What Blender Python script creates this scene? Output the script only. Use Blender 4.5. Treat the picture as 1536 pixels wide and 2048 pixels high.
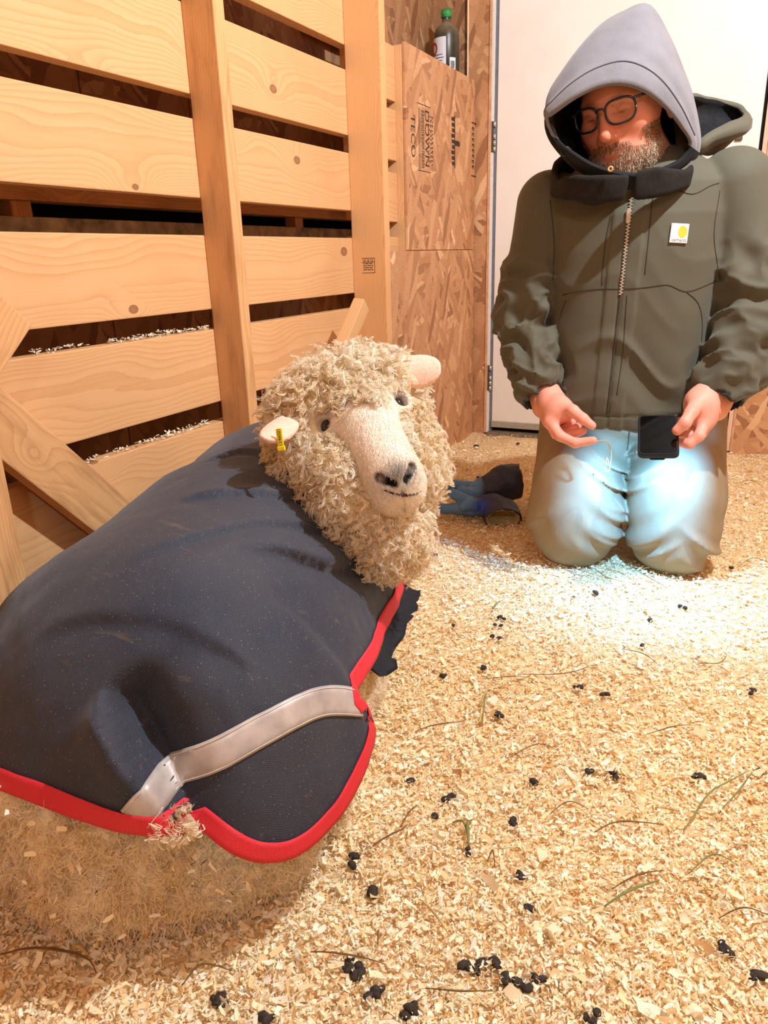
import bpy, bmesh, math, random
import numpy as np
from mathutils import Vector, Matrix
random.seed(7); RNG = np.random.default_rng(7)
SC = bpy.context.scene; COL = SC.collection
for o in list(bpy.data.objects): bpy.data.objects.remove(o)

# ------------------------------------------------------------------ camera, world, light, exposure
CAM_H = 0.85; FPX = 1484.873
CAM = np.array([[0.8978, 0.1182, -0.4242], [0.4395, -0.3032, 0.8456], [-0.0287, -0.9456, -0.3240]])  # world axes in camera coords
_u, _s, _v = np.linalg.svd(CAM); CAM = _u @ _v
cd = bpy.data.cameras.new('camera'); camera = bpy.data.objects.new('camera', cd); COL.objects.link(camera)
cd.sensor_fit = 'HORIZONTAL'; cd.sensor_width = 36; cd.lens = FPX / 1536 * 36; cd.clip_start = 0.02
R3 = Matrix([[CAM[i][0], -CAM[i][1], -CAM[i][2]] for i in range(3)])
camera.matrix_world = Matrix.Translation((0, 0, CAM_H)) @ R3.to_4x4()
SC.camera = camera

w = bpy.data.worlds.new('world'); SC.world = w; w.use_nodes = True
w.node_tree.nodes['Background'].inputs[0].default_value = (1.0, 0.90, 0.80, 1)
w.node_tree.nodes['Background'].inputs[1].default_value = 0.05

def add_light(name, kind, loc, energy, color, size):
    l = bpy.data.lights.new(name, kind); l.energy = energy; l.color = color
    if kind in ('POINT', 'SPOT'): l.shadow_soft_size = size
    o = bpy.data.objects.new(name, l); COL.objects.link(o); o.location = loc
    return o
add_light('ceiling_bulb', 'POINT', (0.52, 1.42, 2.32), 250, (0.87, 0.945, 1.0), 0.030)
add_light('fill_light', 'POINT', (0.75, -1.05, 2.15), 46, (0.87, 0.945, 1.0), 0.06)  # unseen fill lamp, added behind the camera to lift the shaded sides

SC.view_settings.view_transform = 'Standard'; SC.view_settings.look = 'None'
SC.cycles.diffuse_bounces = 6
SC.view_settings.exposure = 0.0; SC.view_settings.gamma = 1.0; SC.view_settings.use_curve_mapping = False

# ------------------------------------------------------------------ helpers
def ray(px, py):
    d = CAM @ np.array([px - 768., py - 1024., FPX]); return d / np.linalg.norm(d)
def on_z(px, py, z=0.):
    d = ray(px, py); return np.array([0, 0, CAM_H]) + d * ((z - CAM_H) / d[2])
def on_y(px, py, y):
    d = ray(px, py); return np.array([0, 0, CAM_H]) + d * (y / d[1])
def on_x(px, py, x):
    d = ray(px, py); return np.array([0, 0, CAM_H]) + d * (x / d[0])

def tag(o, label=None, cat=None, group=None, kind=None):
    if label: o['label'] = label
    if cat: o['category'] = cat
    if group: o['group'] = group
    if kind: o['kind'] = kind
    return o
def empty(name, loc=(0, 0, 0), rz=0.):
    o = bpy.data.objects.new(name, None); COL.objects.link(o); o.location = loc; o.rotation_euler = (0, 0, rz)
    o.empty_display_size = 0.05
    return o
def link(name, me, mat=None, parent=None, smooth=False):
    o = bpy.data.objects.new(name, me); COL.objects.link(o)
    if mat is not None and not me.materials: me.materials.append(mat)
    if parent is not None: o.parent = parent
    if smooth: me.polygons.foreach_set('use_smooth', np.ones(len(me.polygons), bool))
    return o
def mesh_np(name, V, F, col=None, smooth=True):
    """V (n,3), F (m,k) uniform faces or list of them"""
    me = bpy.data.meshes.new(name)
    V = np.asarray(V, np.float32)
    if isinstance(F, list):
        me.from_pydata([tuple(v) for v in V.tolist()], [], [tuple(f) for f in F])
    else:
        F = np.asarray(F, np.int32); m, k = F.shape
        me.vertices.add(len(V)); me.vertices.foreach_set('co', V.ravel())
        me.loops.add(m * k); me.loops.foreach_set('vertex_index', F.ravel())
        me.polygons.add(m); me.polygons.foreach_set('loop_start', np.arange(0, m * k, k, dtype=np.int32))
        me.polygons.foreach_set('loop_total', np.full(m, k, np.int32))
        me.update(calc_edges=True)
    if col is not None:
        c = np.ones((len(V), 4), np.float32); c[:, :3] = col
        a = me.color_attributes.new('Col', 'FLOAT_COLOR', 'POINT'); a.data.foreach_set('color', c.ravel())
    if smooth and len(me.polygons): me.polygons.foreach_set('use_smooth', np.ones(len(me.polygons), bool))
    me.validate()
    return me
def box_mesh(name, lo, hi, bevel=0.003, seg=1):
    bm = bmesh.new(); lo = Vector(lo); hi = Vector(hi)
    bmesh.ops.create_cube(bm, size=1.0, matrix=Matrix.Translation((lo + hi) / 2) @ Matrix.Diagonal((*(hi - lo), 1)))
    if bevel > 0:
        bmesh.ops.bevel(bm, geom=bm.edges[:], offset=bevel, segments=seg, affect='EDGES', profile=0.5)
    me = bpy.data.meshes.new(name); bm.to_mesh(me); bm.free(); return me
def box(name, lo, hi, mat, parent=None, bevel=0.003, seg=1):
    return link(name, box_mesh(name, lo, hi, bevel, seg), mat, parent)
def board(name, p0, p1, wid, thk, up, mat, parent=None, bevel=0.003, rough=0.0):
    """a board from p0 to p1 (centre line); wid measured along 'up', local X is the length so the grain runs along it"""
    p0 = Vector(p0); p1 = Vector(p1); ax = (p1 - p0); L = ax.length; ax.normalize()
    up = Vector(up); up = (up - ax * up.dot(ax)).normalized(); n = ax.cross(up)
    bm = bmesh.new()
    bmesh.ops.create_cube(bm, size=1.0, matrix=Matrix.Diagonal((L, wid, thk, 1)))
    if bevel > 0: bmesh.ops.bevel(bm, geom=bm.edges[:], offset=bevel, segments=2, affect='EDGES', profile=0.6)
    me = bpy.data.meshes.new(name); bm.to_mesh(me); bm.free()
    o = link(name, me, mat)
    M = Matrix((ax, up, n)).transposed().to_4x4(); M.translation = (p0 + p1) / 2
    if parent is not None:
        o.parent = parent
        M = parent_matrix(parent).inverted() @ M
    o.matrix_local = M
    return o
def parent_matrix(p):
    M = Matrix.LocRotScale(p.location, p.rotation_euler, p.scale)
    return (parent_matrix(p.parent) @ M) if p.parent else M
def lathe(name, prof, mat, parent=None, seg=32, loc=(0, 0, 0)):
    V = []; F = []
    for r, z in prof:
        for k in range(seg):
            a = 2 * math.pi * k / seg; V.append((loc[0] + r * math.cos(a), loc[1] + r * math.sin(a), loc[2] + z))
    for i in range(len(prof) - 1):
        for k in range(seg):
            a = i * seg + k; b = i * seg + (k + 1) % seg; F.append((a, b, b + seg, a + seg))
    return link(name, mesh_np(name, V, np.array(F)), mat, parent)
def frames(P):
    P = np.asarray(P, float); T = np.gradient(P, axis=0); T /= np.linalg.norm(T, axis=1)[:, None] + 1e-12
    n = np.cross(T[0], [0, 0, 1.]); 
    if np.linalg.norm(n) < 1e-3: n = np.cross(T[0], [1., 0, 0])
    n /= np.linalg.norm(n); N = [n]
    for i in range(1, len(P)):
        n = N[-1] - T[i] * (N[-1] @ T[i]); n /= np.linalg.norm(n) + 1e-12; N.append(n)
    N = np.array(N); return T, N, np.cross(T, N)
def tube_np(P, r, seg=6):
    P = np.asarray(P, float); r = np.broadcast_to(np.asarray(r, float), (len(P),)); T, N, B = frames(P)
    a = np.linspace(0, 2 * np.pi, seg, endpoint=False)
    V = P[:, None] + r[:, None, None] * (np.cos(a)[None, :, None] * N[:, None] + np.sin(a)[None, :, None] * B[:, None])
    n = len(P); i = np.arange(n - 1)[:, None] * seg; k = np.arange(seg)[None]; k2 = (k + 1) % seg
    F = np.stack([i + k, i + k2, i + k2 + seg, i + k + seg], -1).reshape(-1, 4)
    V = V.reshape(-1, 3)
    c0, c1 = len(V), len(V) + 1
    V = np.vstack([V, P[:1], P[-1:]])
    kk = np.arange(seg); k2 = (kk + 1) % seg
    Fc = [np.stack([np.full(seg, c0), k2, kk, kk], -1)[:, :3], np.stack([np.full(seg, c1), (n - 1) * seg + kk, (n - 1) * seg + k2], -1)]
    return V, F, Fc
def tube(name, P, r, mat, parent=None, seg=8):
    V, F, Fc = tube_np(P, r, seg)
    me = mesh_np(name, V, [tuple(f) for f in F.tolist()] + [tuple(f) for c in Fc for f in c.tolist()])
    return link(name, me, mat, parent)
def spline(P, n):
    """Catmull-Rom through the points"""
    P = np.asarray(P, float); Q = np.vstack([2 * P[0] - P[1], P, 2 * P[-1] - P[-2]])
    d = np.r_[0, np.cumsum(np.linalg.norm(np.diff(P, axis=0), axis=1))]; d /= d[-1]
    t = np.linspace(0, 1, n); out = []
    for x in t:
        i = min(np.searchsorted(d, x, 'right') - 1, len(P) - 2); u = (x - d[i]) / (d[i + 1] - d[i] + 1e-12)
        a, b, c, e = Q[i], Q[i + 1], Q[i + 2], Q[i + 3]
        out.append(0.5 * (2 * b + (c - a) * u + (2 * a - 5 * b + 4 * c - e) * u * u + (3 * b - a - 3 * c + e) * u ** 3))
    return np.array(out)
def closed(P, n):
    P = np.asarray(P, float); m = len(P); k = 12; Q = spline(np.vstack([P[-3:], P, P[:4]]), (m + 6) * k + 1)
    d = np.r_[0, np.cumsum(np.linalg.norm(np.diff(np.vstack([P[-3:], P, P[:4]]), axis=0), axis=1))]; t = np.linspace(0, d[-1], len(Q))
    u = np.linspace(d[3], d[3 + m], n, endpoint=False); return np.stack([np.interp(u, t, Q[:, j]) for j in range(P.shape[1])], 1)
def sstep(a, b, x):
    t = np.clip((x - a) / (b - a), 0, 1); return t * t * (3 - 2 * t)

# ---- value noise (numpy)
_perm = np.random.default_rng(3).random((64, 64, 64)).astype(np.float32)
def vnoise(P, s=1.0, o=0.0):
    Q = np.asarray(P) * s + o; i = np.floor(Q).astype(np.int64); f = Q - i; f = f * f * (3 - 2 * f)
    i &= 63; j = (i + 1) & 63; x, y, z = f[:, 0], f[:, 1], f[:, 2]
    g = lambda a, b, c: _perm[a, b, c]
    c00 = g(i[:, 0], i[:, 1], i[:, 2]) * (1 - x) + g(j[:, 0], i[:, 1], i[:, 2]) * x
    c10 = g(i[:, 0], j[:, 1], i[:, 2]) * (1 - x) + g(j[:, 0], j[:, 1], i[:, 2]) * x
    c01 = g(i[:, 0], i[:, 1], j[:, 2]) * (1 - x) + g(j[:, 0], i[:, 1], j[:, 2]) * x
    c11 = g(i[:, 0], j[:, 1], j[:, 2]) * (1 - x) + g(j[:, 0], j[:, 1], j[:, 2]) * x
    return ((c00 * (1 - y) + c10 * y) * (1 - z) + (c01 * (1 - y) + c11 * y) * z) * 2 - 1
def fbm(P, s, n=3, o=0.0):
    r = 0; a = 1.0
    for k in range(n): r = r + a * vnoise(P, s * 2 ** k, o + 7.3 * k); a *= 0.5
    return r

# ---- signed distances
def nrm(v): v = np.asarray(v, float); return v / np.linalg.norm(v)
def d_cone(P, a, b, ra, rb, sq=None, axis=None):
    """tapered capsule; sq<1 flattens it along 'axis'"""
    a = np.asarray(a, float); b = np.asarray(b, float); ab = b - a
    t = np.clip(((P - a) @ ab) / (ab @ ab), 0, 1); q = P - a - t[:, None] * ab
    if sq is not None:
        ax = nrm(axis); q = q + (q @ ax)[:, None] * ax * (1 / sq - 1)
    d = np.sqrt((q * q).sum(1)) - (ra + (rb - ra) * t)
    return d if sq is None else d * max(sq, 0.5)
def d_ell(P, c, r, R=None):
    q = P - np.asarray(c, float)
    if R is not None: q = q @ np.asarray(R, float)          # columns of R are the axes
    r = np.asarray(r, float); k0 = np.sqrt(((q / r) ** 2).sum(1)); k1 = np.sqrt(((q / r ** 2) ** 2).sum(1))
    return k0 * (k0 - 1) / (k1 + 1e-9)
def d_box(P, c, h, r=0.0, R=None):
    q = P - np.asarray(c, float)
    if R is not None: q = q @ np.asarray(R, float)
    q = np.abs(q) - np.asarray(h, float) + r
    return np.sqrt((np.maximum(q, 0) ** 2).sum(1)) + np.minimum(q.max(1), 0) - r
def d_chain(P, pts, rad, k=0.004, **kw):
    d = None
    for i in range(len(pts) - 1):
        e = d_cone(P, pts[i], pts[i + 1], rad[i], rad[i + 1], **kw); d = e if d is None else smin(d, e, k)
    return d
def smin(a, b, k):
    h = np.maximum(k - np.abs(a - b), 0) / k; return np.minimum(a, b) - h * h * k * 0.25
def smax(a, b, k): return -smin(-a, -b, k)
def rot(rx=0, ry=0, rz=0):
    c, s = np.cos, np.sin
    X = np.array([[1, 0, 0], [0, c(rx), -s(rx)], [0, s(rx), c(rx)]]); Y = np.array([[c(ry), 0, s(ry)], [0, 1, 0], [-s(ry), 0, c(ry)]])
    return np.array([[c(rz), -s(rz), 0], [s(rz), c(rz), 0], [0, 0, 1]]) @ Y @ X
def snet(fn, lo, hi, h, proj=1, slack=1.35):
    """surface nets of fn<0 on a grid, evaluated only near the surface"""
    lo = np.asarray(lo, float); B = 8
    nb = np.ceil((np.asarray(hi, float) - lo) / (h * B)).astype(int); n = nb * B + 1
    ci = np.stack(np.meshgrid(*[np.arange(k) for k in nb], indexing='ij'), -1).reshape(-1, 3)
    dc = fn(lo + (ci * B + B / 2) * h)
    D = np.empty(n, np.float32)
    up = np.repeat(np.repeat(np.repeat(np.where(dc < 0, -1., 1.).reshape(nb), B, 0), B, 1), B, 2)
    D[:-1, :-1, :-1] = up; D[-1] = D[-2]; D[:, -1] = D[:, -2]; D[:, :, -1] = D[:, :, -2]
    act = ci[np.abs(dc) < B * h * 0.87 * slack]
    loc = np.stack(np.meshgrid(*[np.arange(B + 1)] * 3, indexing='ij'), -1).reshape(-1, 3)
    for s in range(0, len(act), 400):
        I = (act[s:s + 400, None] * B + loc[None]).reshape(-1, 3)
        D[I[:, 0], I[:, 1], I[:, 2]] = fn(lo + I * h)
    S = D < 0
    cnt = np.zeros(n - 1, np.int8); C8 = [(i, j, k) for i in (0, 1) for j in (0, 1) for k in (0, 1)]
    m = n - 1
    for i, j, k in C8: cnt += S[i:i + m[0], j:j + m[1], k:k + m[2]]
    cells = np.argwhere((cnt > 0) & (cnt < 8))
    idx = np.full(m, -1, np.int32); idx[tuple(cells.T)] = np.arange(len(cells))
    cv = np.stack([D[cells[:, 0] + i, cells[:, 1] + j, cells[:, 2] + k] for i, j, k in C8], 1)
    acc = np.zeros((len(cells), 3)); ct = np.zeros(len(cells)); C = np.array(C8, float)
    for a in range(8):
        for b in range(a + 1, 8):
            if np.abs(C[a] - C[b]).sum() != 1: continue
            va, vb = cv[:, a], cv[:, b]; x = (va < 0) != (vb < 0)
            t = np.where(x, va / np.where(x, va - vb, 1), 0)
            acc += np.where(x[:, None], C[a] + t[:, None] * (C[b] - C[a]), 0); ct += x
    V = lo + (cells + acc / ct[:, None]) * h
    Q = []
    for ax in range(3):
        u, v = (ax + 1) % 3, (ax + 2) % 3
        s0 = [slice(None)] * 3; s1 = [slice(None)] * 3; s0[ax] = slice(0, -1); s1[ax] = slice(1, None)
        a, b = S[tuple(s0)], S[tuple(s1)]
        e = np.argwhere(a != b); e = e[(e[:, u] > 0) & (e[:, v] > 0) & (e[:, u] < m[u]) & (e[:, v] < m[v])]
        fl = a[tuple(e.T)]
        du = np.zeros(3, int); du[u] = 1; dv = np.zeros(3, int); dv[v] = 1
        q = np.stack([idx[tuple((e - du - dv).T)], idx[tuple((e - dv).T)], idx[tuple(e.T)], idx[tuple((e - du).T)]], 1)
        q[~fl] = q[~fl][:, ::-1]; Q.append(q)
    Q = np.concatenate(Q); Q = Q[(Q >= 0).all(1)]
    for _ in range(proj):
        e = h * 0.5; d = fn(V); g = np.stack([fn(V + np.eye(3)[k] * e) - fn(V - np.eye(3)[k] * e) for k in range(3)], 1) / (2 * e)
        V = V - np.clip(d / ((g * g).sum(1) + 0.1), -h, h)[:, None] * g
    return V, Q
def grad(fn, V, e=0.001):
    g = np.stack([fn(V + np.eye(3)[k] * e) - fn(V - np.eye(3)[k] * e) for k in range(3)], 1)
    return g / (np.linalg.norm(g, axis=1)[:, None] + 1e-9)
def sdf_obj(name, fn, lo, hi, h, mat, parent=None, colfn=None, proj=1, cut=None):
    V, Q = snet(fn, lo, hi, h, proj)
    if cut is not None:
        keep = cut(V); Q = Q[keep[Q].all(1)]
        used = np.unique(Q); remap = np.full(len(V), -1); remap[used] = np.arange(len(used)); V = V[used]; Q = remap[Q]
    return link(name, mesh_np(name, V, Q, None if colfn is None else colfn(V)), mat, parent)

# ------------------------------------------------------------------ materials
class NT:
    def __init__(s, name):
        s.m = bpy.data.materials.new(name); s.m.use_nodes = True; s.t = s.m.node_tree; s.N = s.t.nodes; s.L = s.t.links
        s.b = s.N['Principled BSDF']
    def n(s, kind, **kw):
        x = s.N.new('ShaderNode' + kind)
        for k, v in kw.items():
            if k.startswith('i_'):
                key = k[2:]; key = int(key) if key.isdigit() else key.replace('_', ' ')
                s.put(x.inputs[key], v)
            else: setattr(x, k, v)
        return x
    def put(s, sock, v):
        if isinstance(v, bpy.types.NodeSocket): s.L.new(v, sock)
        elif isinstance(v, bpy.types.Node): s.L.new(v.outputs[0], sock)
        elif v is not None:
            if sock.type == 'RGBA' and len(v) == 3: v = (*v, 1)
            sock.default_value = v
    def math(s, op, a, b=None, c=None):
        x = s.N.new('ShaderNodeMath'); x.operation = op
        for i, v in enumerate((a, b, c)):
            if v is not None: s.put(x.inputs[i], v)
        return x.outputs[0]
    def mix(s, f, a, b, mode='MIX'):
        x = s.N.new('ShaderNodeMix'); x.data_type = 'RGBA'; x.blend_type = mode
        s.put(x.inputs[0], f); s.put(x.inputs[6], a); s.put(x.inputs[7], b); return x.outputs[2]
    def ramp(s, f, stops, interp='LINEAR'):
        x = s.N.new('ShaderNodeValToRGB'); cr = x.color_ramp; cr.interpolation = interp
        while len(cr.elements) < len(stops): cr.elements.new(0.5)
        for e, (p, c) in zip(cr.elements, stops): e.position = p; e.color = (*c, 1) if len(c) == 3 else c
        s.put(x.inputs[0], f); return x.outputs[0]
    def coord(s, which='Object', scale=(1, 1, 1), rotz=0., rand=None):
        tc = s.n('TexCoord'); src = tc.outputs[which]
        if rand:
            oi = s.n('ObjectInfo'); v = s.n('VectorMath', operation='SCALE'); v.inputs[0].default_value = rand
            s.L.new(oi.outputs['Random'], v.inputs['Scale'])
            a = s.n('VectorMath', operation='ADD'); s.L.new(src, a.inputs[0]); s.L.new(v.outputs[0], a.inputs[1]); src = a.outputs[0]
        mp = s.n('Mapping'); s.L.new(src, mp.inputs[0]); mp.inputs['Scale'].default_value = scale; mp.inputs['Rotation'].default_value = (0, 0, rotz)
        return mp.outputs[0]
    def noise(s, vec, scale, detail=3, rough=0.55, dist=0.0):
        x = s.n('TexNoise'); s.put(x.inputs['Vector'], vec)
        x.inputs['Scale'].default_value = scale; x.inputs['Detail'].default_value = detail
        x.inputs['Roughness'].default_value = rough; x.inputs['Distortion'].default_value = dist
        return x.outputs[0]
    def set(s, **kw):
        for k, v in kw.items(): s.put(s.b.inputs[k.replace('_', ' ')], v)
        return s
    def bump(s, h, strength=0.3, dist=0.002):
        x = s.n('Bump'); x.inputs['Strength'].default_value = strength; x.inputs['Distance'].default_value = dist
        s.put(x.inputs['Height'], h); s.L.new(x.outputs[0], s.b.inputs['Normal']); return s
def srgb(r, g, b):
    f = lambda c: (c / 255 / 12.92) if c <= 10 else ((c / 255 + 0.055) / 1.055) ** 2.4
    return (f(r), f(g), f(b))
def flat(name, col, rough=0.7, metal=0.0, var=0.12, scale=60, bump=0.0, spec=0.3):
    t = NT(name); v = t.coord('Object'); n = t.noise(v, scale, 3)
    lo = tuple(c * (1 - var) for c in col); hi = tuple(min(1, c * (1 + var)) for c in col)
    t.set(Base_Color=t.ramp(n, [(0.3, lo), (0.7, hi)]), Roughness=rough, Metallic=metal)
    t.b.inputs['Specular IOR Level'].default_value = spec
    if bump: t.bump(n, bump, 0.002)
    return t.m
def colattr(name, rough=0.8, spec=0.2, bump=0.0, bscale=200, sheen=0.0, sss=0.0, var=0.0):
    t = NT(name); a = t.n('VertexColor', layer_name='Col'); c = a.outputs[0]
    n = t.noise(t.coord('Object'), bscale, 2)
    if var: c = t.mix(1.0, c, t.ramp(n, [(0.25, (1 - var,) * 3), (0.75, (1 + var,) * 3)]), 'MULTIPLY')
    t.set(Base_Color=c, Roughness=rough); t.b.inputs['Specular IOR Level'].default_value = spec
    if sheen: t.b.inputs['Sheen Weight'].default_value = sheen
    if sss:
        t.b.inputs['Subsurface Weight'].default_value = sss; t.b.inputs['Subsurface Radius'].default_value = (0.012, 0.005, 0.003); t.b.inputs['Subsurface Scale'].default_value = 0.5
    if bump: t.bump(n, bump, 0.001)
    return t.m
def pine(name, light=(228, 176, 122), dark=(196, 134, 80), knots=True, ringf=150., worn=0.0):
    t = NT(name); V = t.coord('Object', rand=(3.7, 0.0, 0.0)); base = t.coord('Object')
    oi = t.n('ObjectInfo').outputs['Random']
    sx = t.n('SeparateXYZ'); t.put(sx.inputs[0], V); X, Yc, Z = sx.outputs
    cmb = t.n('CombineXYZ'); t.put(cmb.inputs[0], t.math('MULTIPLY', X, 1.1)); t.put(cmb.inputs[1], t.math('MULTIPLY', Yc, 2.4)); t.put(cmb.inputs[2], t.math('MULTIPLY', oi, 9.))
    n1 = t.noise(cmb.outputs[0], 1.6, 2)
    vk = t.n('TexVoronoi'); vk.voronoi_dimensions = '2D'; vk.feature = 'F1'
    kc = t.n('CombineXYZ'); t.put(kc.inputs[0], t.math('MULTIPLY', X, 3.0)); t.put(kc.inputs[1], t.math('ADD', t.math('MULTIPLY', Yc, 4.6), t.math('MULTIPLY', oi, 11.)))
    t.put(vk.inputs['Vector'], kc.outputs[0]); vk.inputs['Scale'].default_value = 1.0
    kd = vk.outputs['Distance']; sep = t.n('SeparateColor'); t.put(sep.inputs[0], vk.outputs['Color'])
    has = t.math('GREATER_THAN', sep.outputs[0], 0.60)
    infl = t.math('MULTIPLY', t.math('EXPONENT', t.math('MULTIPLY', t.math('MULTIPLY', kd, kd), -26.)), has)
    # growth rings: distance from the pith of the log, drifting along the board
    yy = t.math('ADD', t.math('ADD', Yc, t.math('MULTIPLY', t.math('SUBTRACT', n1, 0.5), 0.16)), t.math('MULTIPLY', infl, 0.075))
    zz = t.math('ADD', Z, t.math('ADD', 0.035, t.math('MULTIPLY', oi, 0.05)))
    r = t.math('SQRT', t.math('ADD', t.math('MULTIPLY', yy, yy), t.math('MULTIPLY', zz, zz)))
    fine = t.noise(t.coord('Object', scale=(4, 130, 130), rand=(5., 3., 1.)), 1.0, 3)
    ph = t.math('ADD', t.math('MULTIPLY', r, ringf), t.math('MULTIPLY', fine, 0.35))
    saw = t.math('FRACT', ph); ring = t.math('POWER', saw, 2.6)
    L, D = srgb(*light), srgb(*dark)
    c = t.mix(t.math('MULTIPLY', ring, 0.55), L, D)
    c = t.mix(t.math('MULTIPLY', fine, 0.32), c, tuple(x * 0.72 for x in L))
    blot = t.noise(V, 3.5, 2); c = t.mix(t.ramp(blot, [(0.42, (0, 0, 0)), (0.75, (0.35,) * 3)]), c, tuple(x * y for x, y in zip(L, (0.80, 0.70, 0.60))))
    if worn:
        wn = t.noise(t.coord('Object', scale=(3, 14, 14), rand=(1., 2., 3.)), 2.0, 4)
        c = t.mix(t.ramp(wn, [(0.48, (0, 0, 0)), (0.72, (worn,) * 3)]), c, srgb(120, 76, 40))
    if knots:
        kr = t.math('MULTIPLY', t.math('ADD', 0.016, t.math('MULTIPLY', sep.outputs[1], 0.038)), has)
        core = t.math('LESS_THAN', t.math('ADD', kd, t.math('MULTIPLY', fine, 0.02)), kr)
        rim = t.math('MULTIPLY', t.math('LESS_THAN', kd, t.math('ADD', kr, 0.014)), has)
        c = t.mix(t.math('MULTIPLY', rim, 0.75), c, srgb(120, 72, 40)); c = t.mix(t.math('MULTIPLY', core, 0.85), c, srgb(165, 112, 78))
    t.set(Base_Color=c, Roughness=0.62); t.b.inputs['Specular IOR Level'].default_value = 0.25
    t.bump(t.math('ADD', t.math('MULTIPLY', fine, 0.6), t.math('MULTIPLY', ring, 0.3)), 0.25, 0.0015)
    return t.m
def osb(name, tint=1.0, rotz=0.0):
    t = NT(name)
    src = t.n('TexCoord').outputs['Object']; warp = t.n('TexNoise'); t.put(warp.inputs['Vector'], src); warp.inputs['Scale'].default_value = 9; warp.inputs['Detail'].default_value = 3
    wv = t.n('VectorMath', operation='MULTIPLY_ADD'); t.put(wv.inputs[0], warp.outputs['Color']); wv.inputs[1].default_value = (0.035,) * 3; t.put(wv.inputs[2], src)
    layers = []
    for k, (ang, sc) in enumerate([(0.35, (4.5, 19)), (-0.75, (6, 24)), (1.25, (5, 27)), (-0.15, (9, 34)), (0.9, (7, 46)), (2.0, (6, 30))]):
        mp = t.n('Mapping'); t.put(mp.inputs[0], wv.outputs[0]); mp.inputs['Rotation'].default_value = (0, 0, ang + rotz); mp.inputs['Location'].default_value = (k * 1.7, k * 2.3, 0)
        m2 = t.n('Mapping'); t.put(m2.inputs[0], mp.outputs[0]); m2.inputs['Scale'].default_value = (sc[0], sc[1], 0.0)
        v = t.n('TexVoronoi'); v.voronoi_dimensions = '2D'; t.put(v.inputs['Vector'], m2.outputs[0]); v.inputs['Scale'].default_value = 1.0
        sp = t.n('SeparateColor'); t.put(sp.inputs[0], v.outputs['Color']); layers.append((sp.outputs[0], sp.outputs[1], v.outputs['Distance']))
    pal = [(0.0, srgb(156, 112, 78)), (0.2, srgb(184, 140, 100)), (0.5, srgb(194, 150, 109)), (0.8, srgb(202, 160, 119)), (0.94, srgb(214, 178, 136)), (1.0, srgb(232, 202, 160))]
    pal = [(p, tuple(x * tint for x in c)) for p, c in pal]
    c = None; h = None
    for (r, g, d) in layers:
        cc = t.ramp(r, pal)
        if c is None: c, h = cc, r
        else:
            f = t.math('GREATER_THAN', g, 0.62)
            c = t.mix(f, c, cc); h = t.math('ADD', t.math('MULTIPLY', h, t.math('SUBTRACT', 1.0, f)), t.math('MULTIPLY', r, f))
    gr = t.noise(t.coord('Object', scale=(30, 160, 160)), 1.0, 3)
    c = t.mix(0.22, c, t.ramp(gr, [(0.25, tuple(x * 0.45 for x in srgb(170, 110, 66))), (0.7, srgb(216, 160, 110))]), 'OVERLAY')
    t.set(Base_Color=c, Roughness=0.6); t.b.inputs['Specular IOR Level'].default_value = 0.3
    t.bump(t.math('ADD', h, t.math('MULTIPLY', gr, 0.4)), 0.4, 0.002)
    return t.m
# ------------------------------------------------------------------ the stall: floor, walls, door
M_pine = pine('pine', (224, 176, 126), (194, 138, 88)); M_pine2 = pine('pine_post', (222, 172, 120), (184, 126, 76), knots=False, worn=0.4); M_pine3 = pine('pine_stud', (228, 176, 122), (200, 140, 86), knots=False)
M_pine_brown = pine('pine_brown', (196, 140, 88), (150, 94, 52), worn=0.4)  # browner pine for boards behind the fence and on the knee wall
M_osb = osb('osb'); M_osb_dark = osb('osb_shaded', 0.62)  # second one darker: shade behind fence and in recess put into its tint
M_black = flat('black_void', srgb(14, 10, 8), 0.9)
FENCE_X = -1.26; BACK_Y = 3.52

def floor_h(x, y):
    P = np.stack([np.ravel(x), np.ravel(y), np.zeros(np.size(x))], 1)
    h = 0.010 * vnoise(P, 5.0) + 0.006 * vnoise(P, 14.0, 3.1)
    return np.reshape(h, np.shape(x)) - 0.006
def make_floor():
    xs = np.arange(-1.75, 1.85, 0.025); ys = np.arange(-2.0, 4.0, 0.025)
    X, Y = np.meshgrid(xs, ys, indexing='ij'); Z = floor_h(X, Y)
    n, m = X.shape; i = np.arange(n - 1)[:, None] * m; j = np.arange(m - 1)[None]
    F = np.stack([i + j, i + j + m, i + j + m + 1, i + j + 1], -1).reshape(-1, 4)
    t = NT('shavings_bed'); v = t.coord('Object'); a = t.noise(v, 70, 4, 0.7); b = t.noise(v, 5, 3)
    vo = t.n('TexVoronoi'); t.put(vo.inputs['Vector'], v); vo.inputs['Scale'].default_value = 130
    c = t.ramp(a, [(0.3, srgb(190, 152, 104)), (0.55, srgb(232, 200, 150)), (0.75, srgb(248, 224, 182))])
    c = t.mix(t.ramp(b, [(0.5, (0, 0, 0)), (0.8, (0.45,) * 3)]), c, srgb(190, 146, 94))
    t.set(Base_Color=c, Roughness=0.9); t.bump(vo.outputs[0], 0.6, 0.006)
    o = link('floor', mesh_np('floor', np.stack([X, Y, Z], -1).reshape(-1, 3), F), t.m); o['kind'] = 'structure'
make_floor()
def struct(o): o['kind'] = 'structure'; return o

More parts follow.
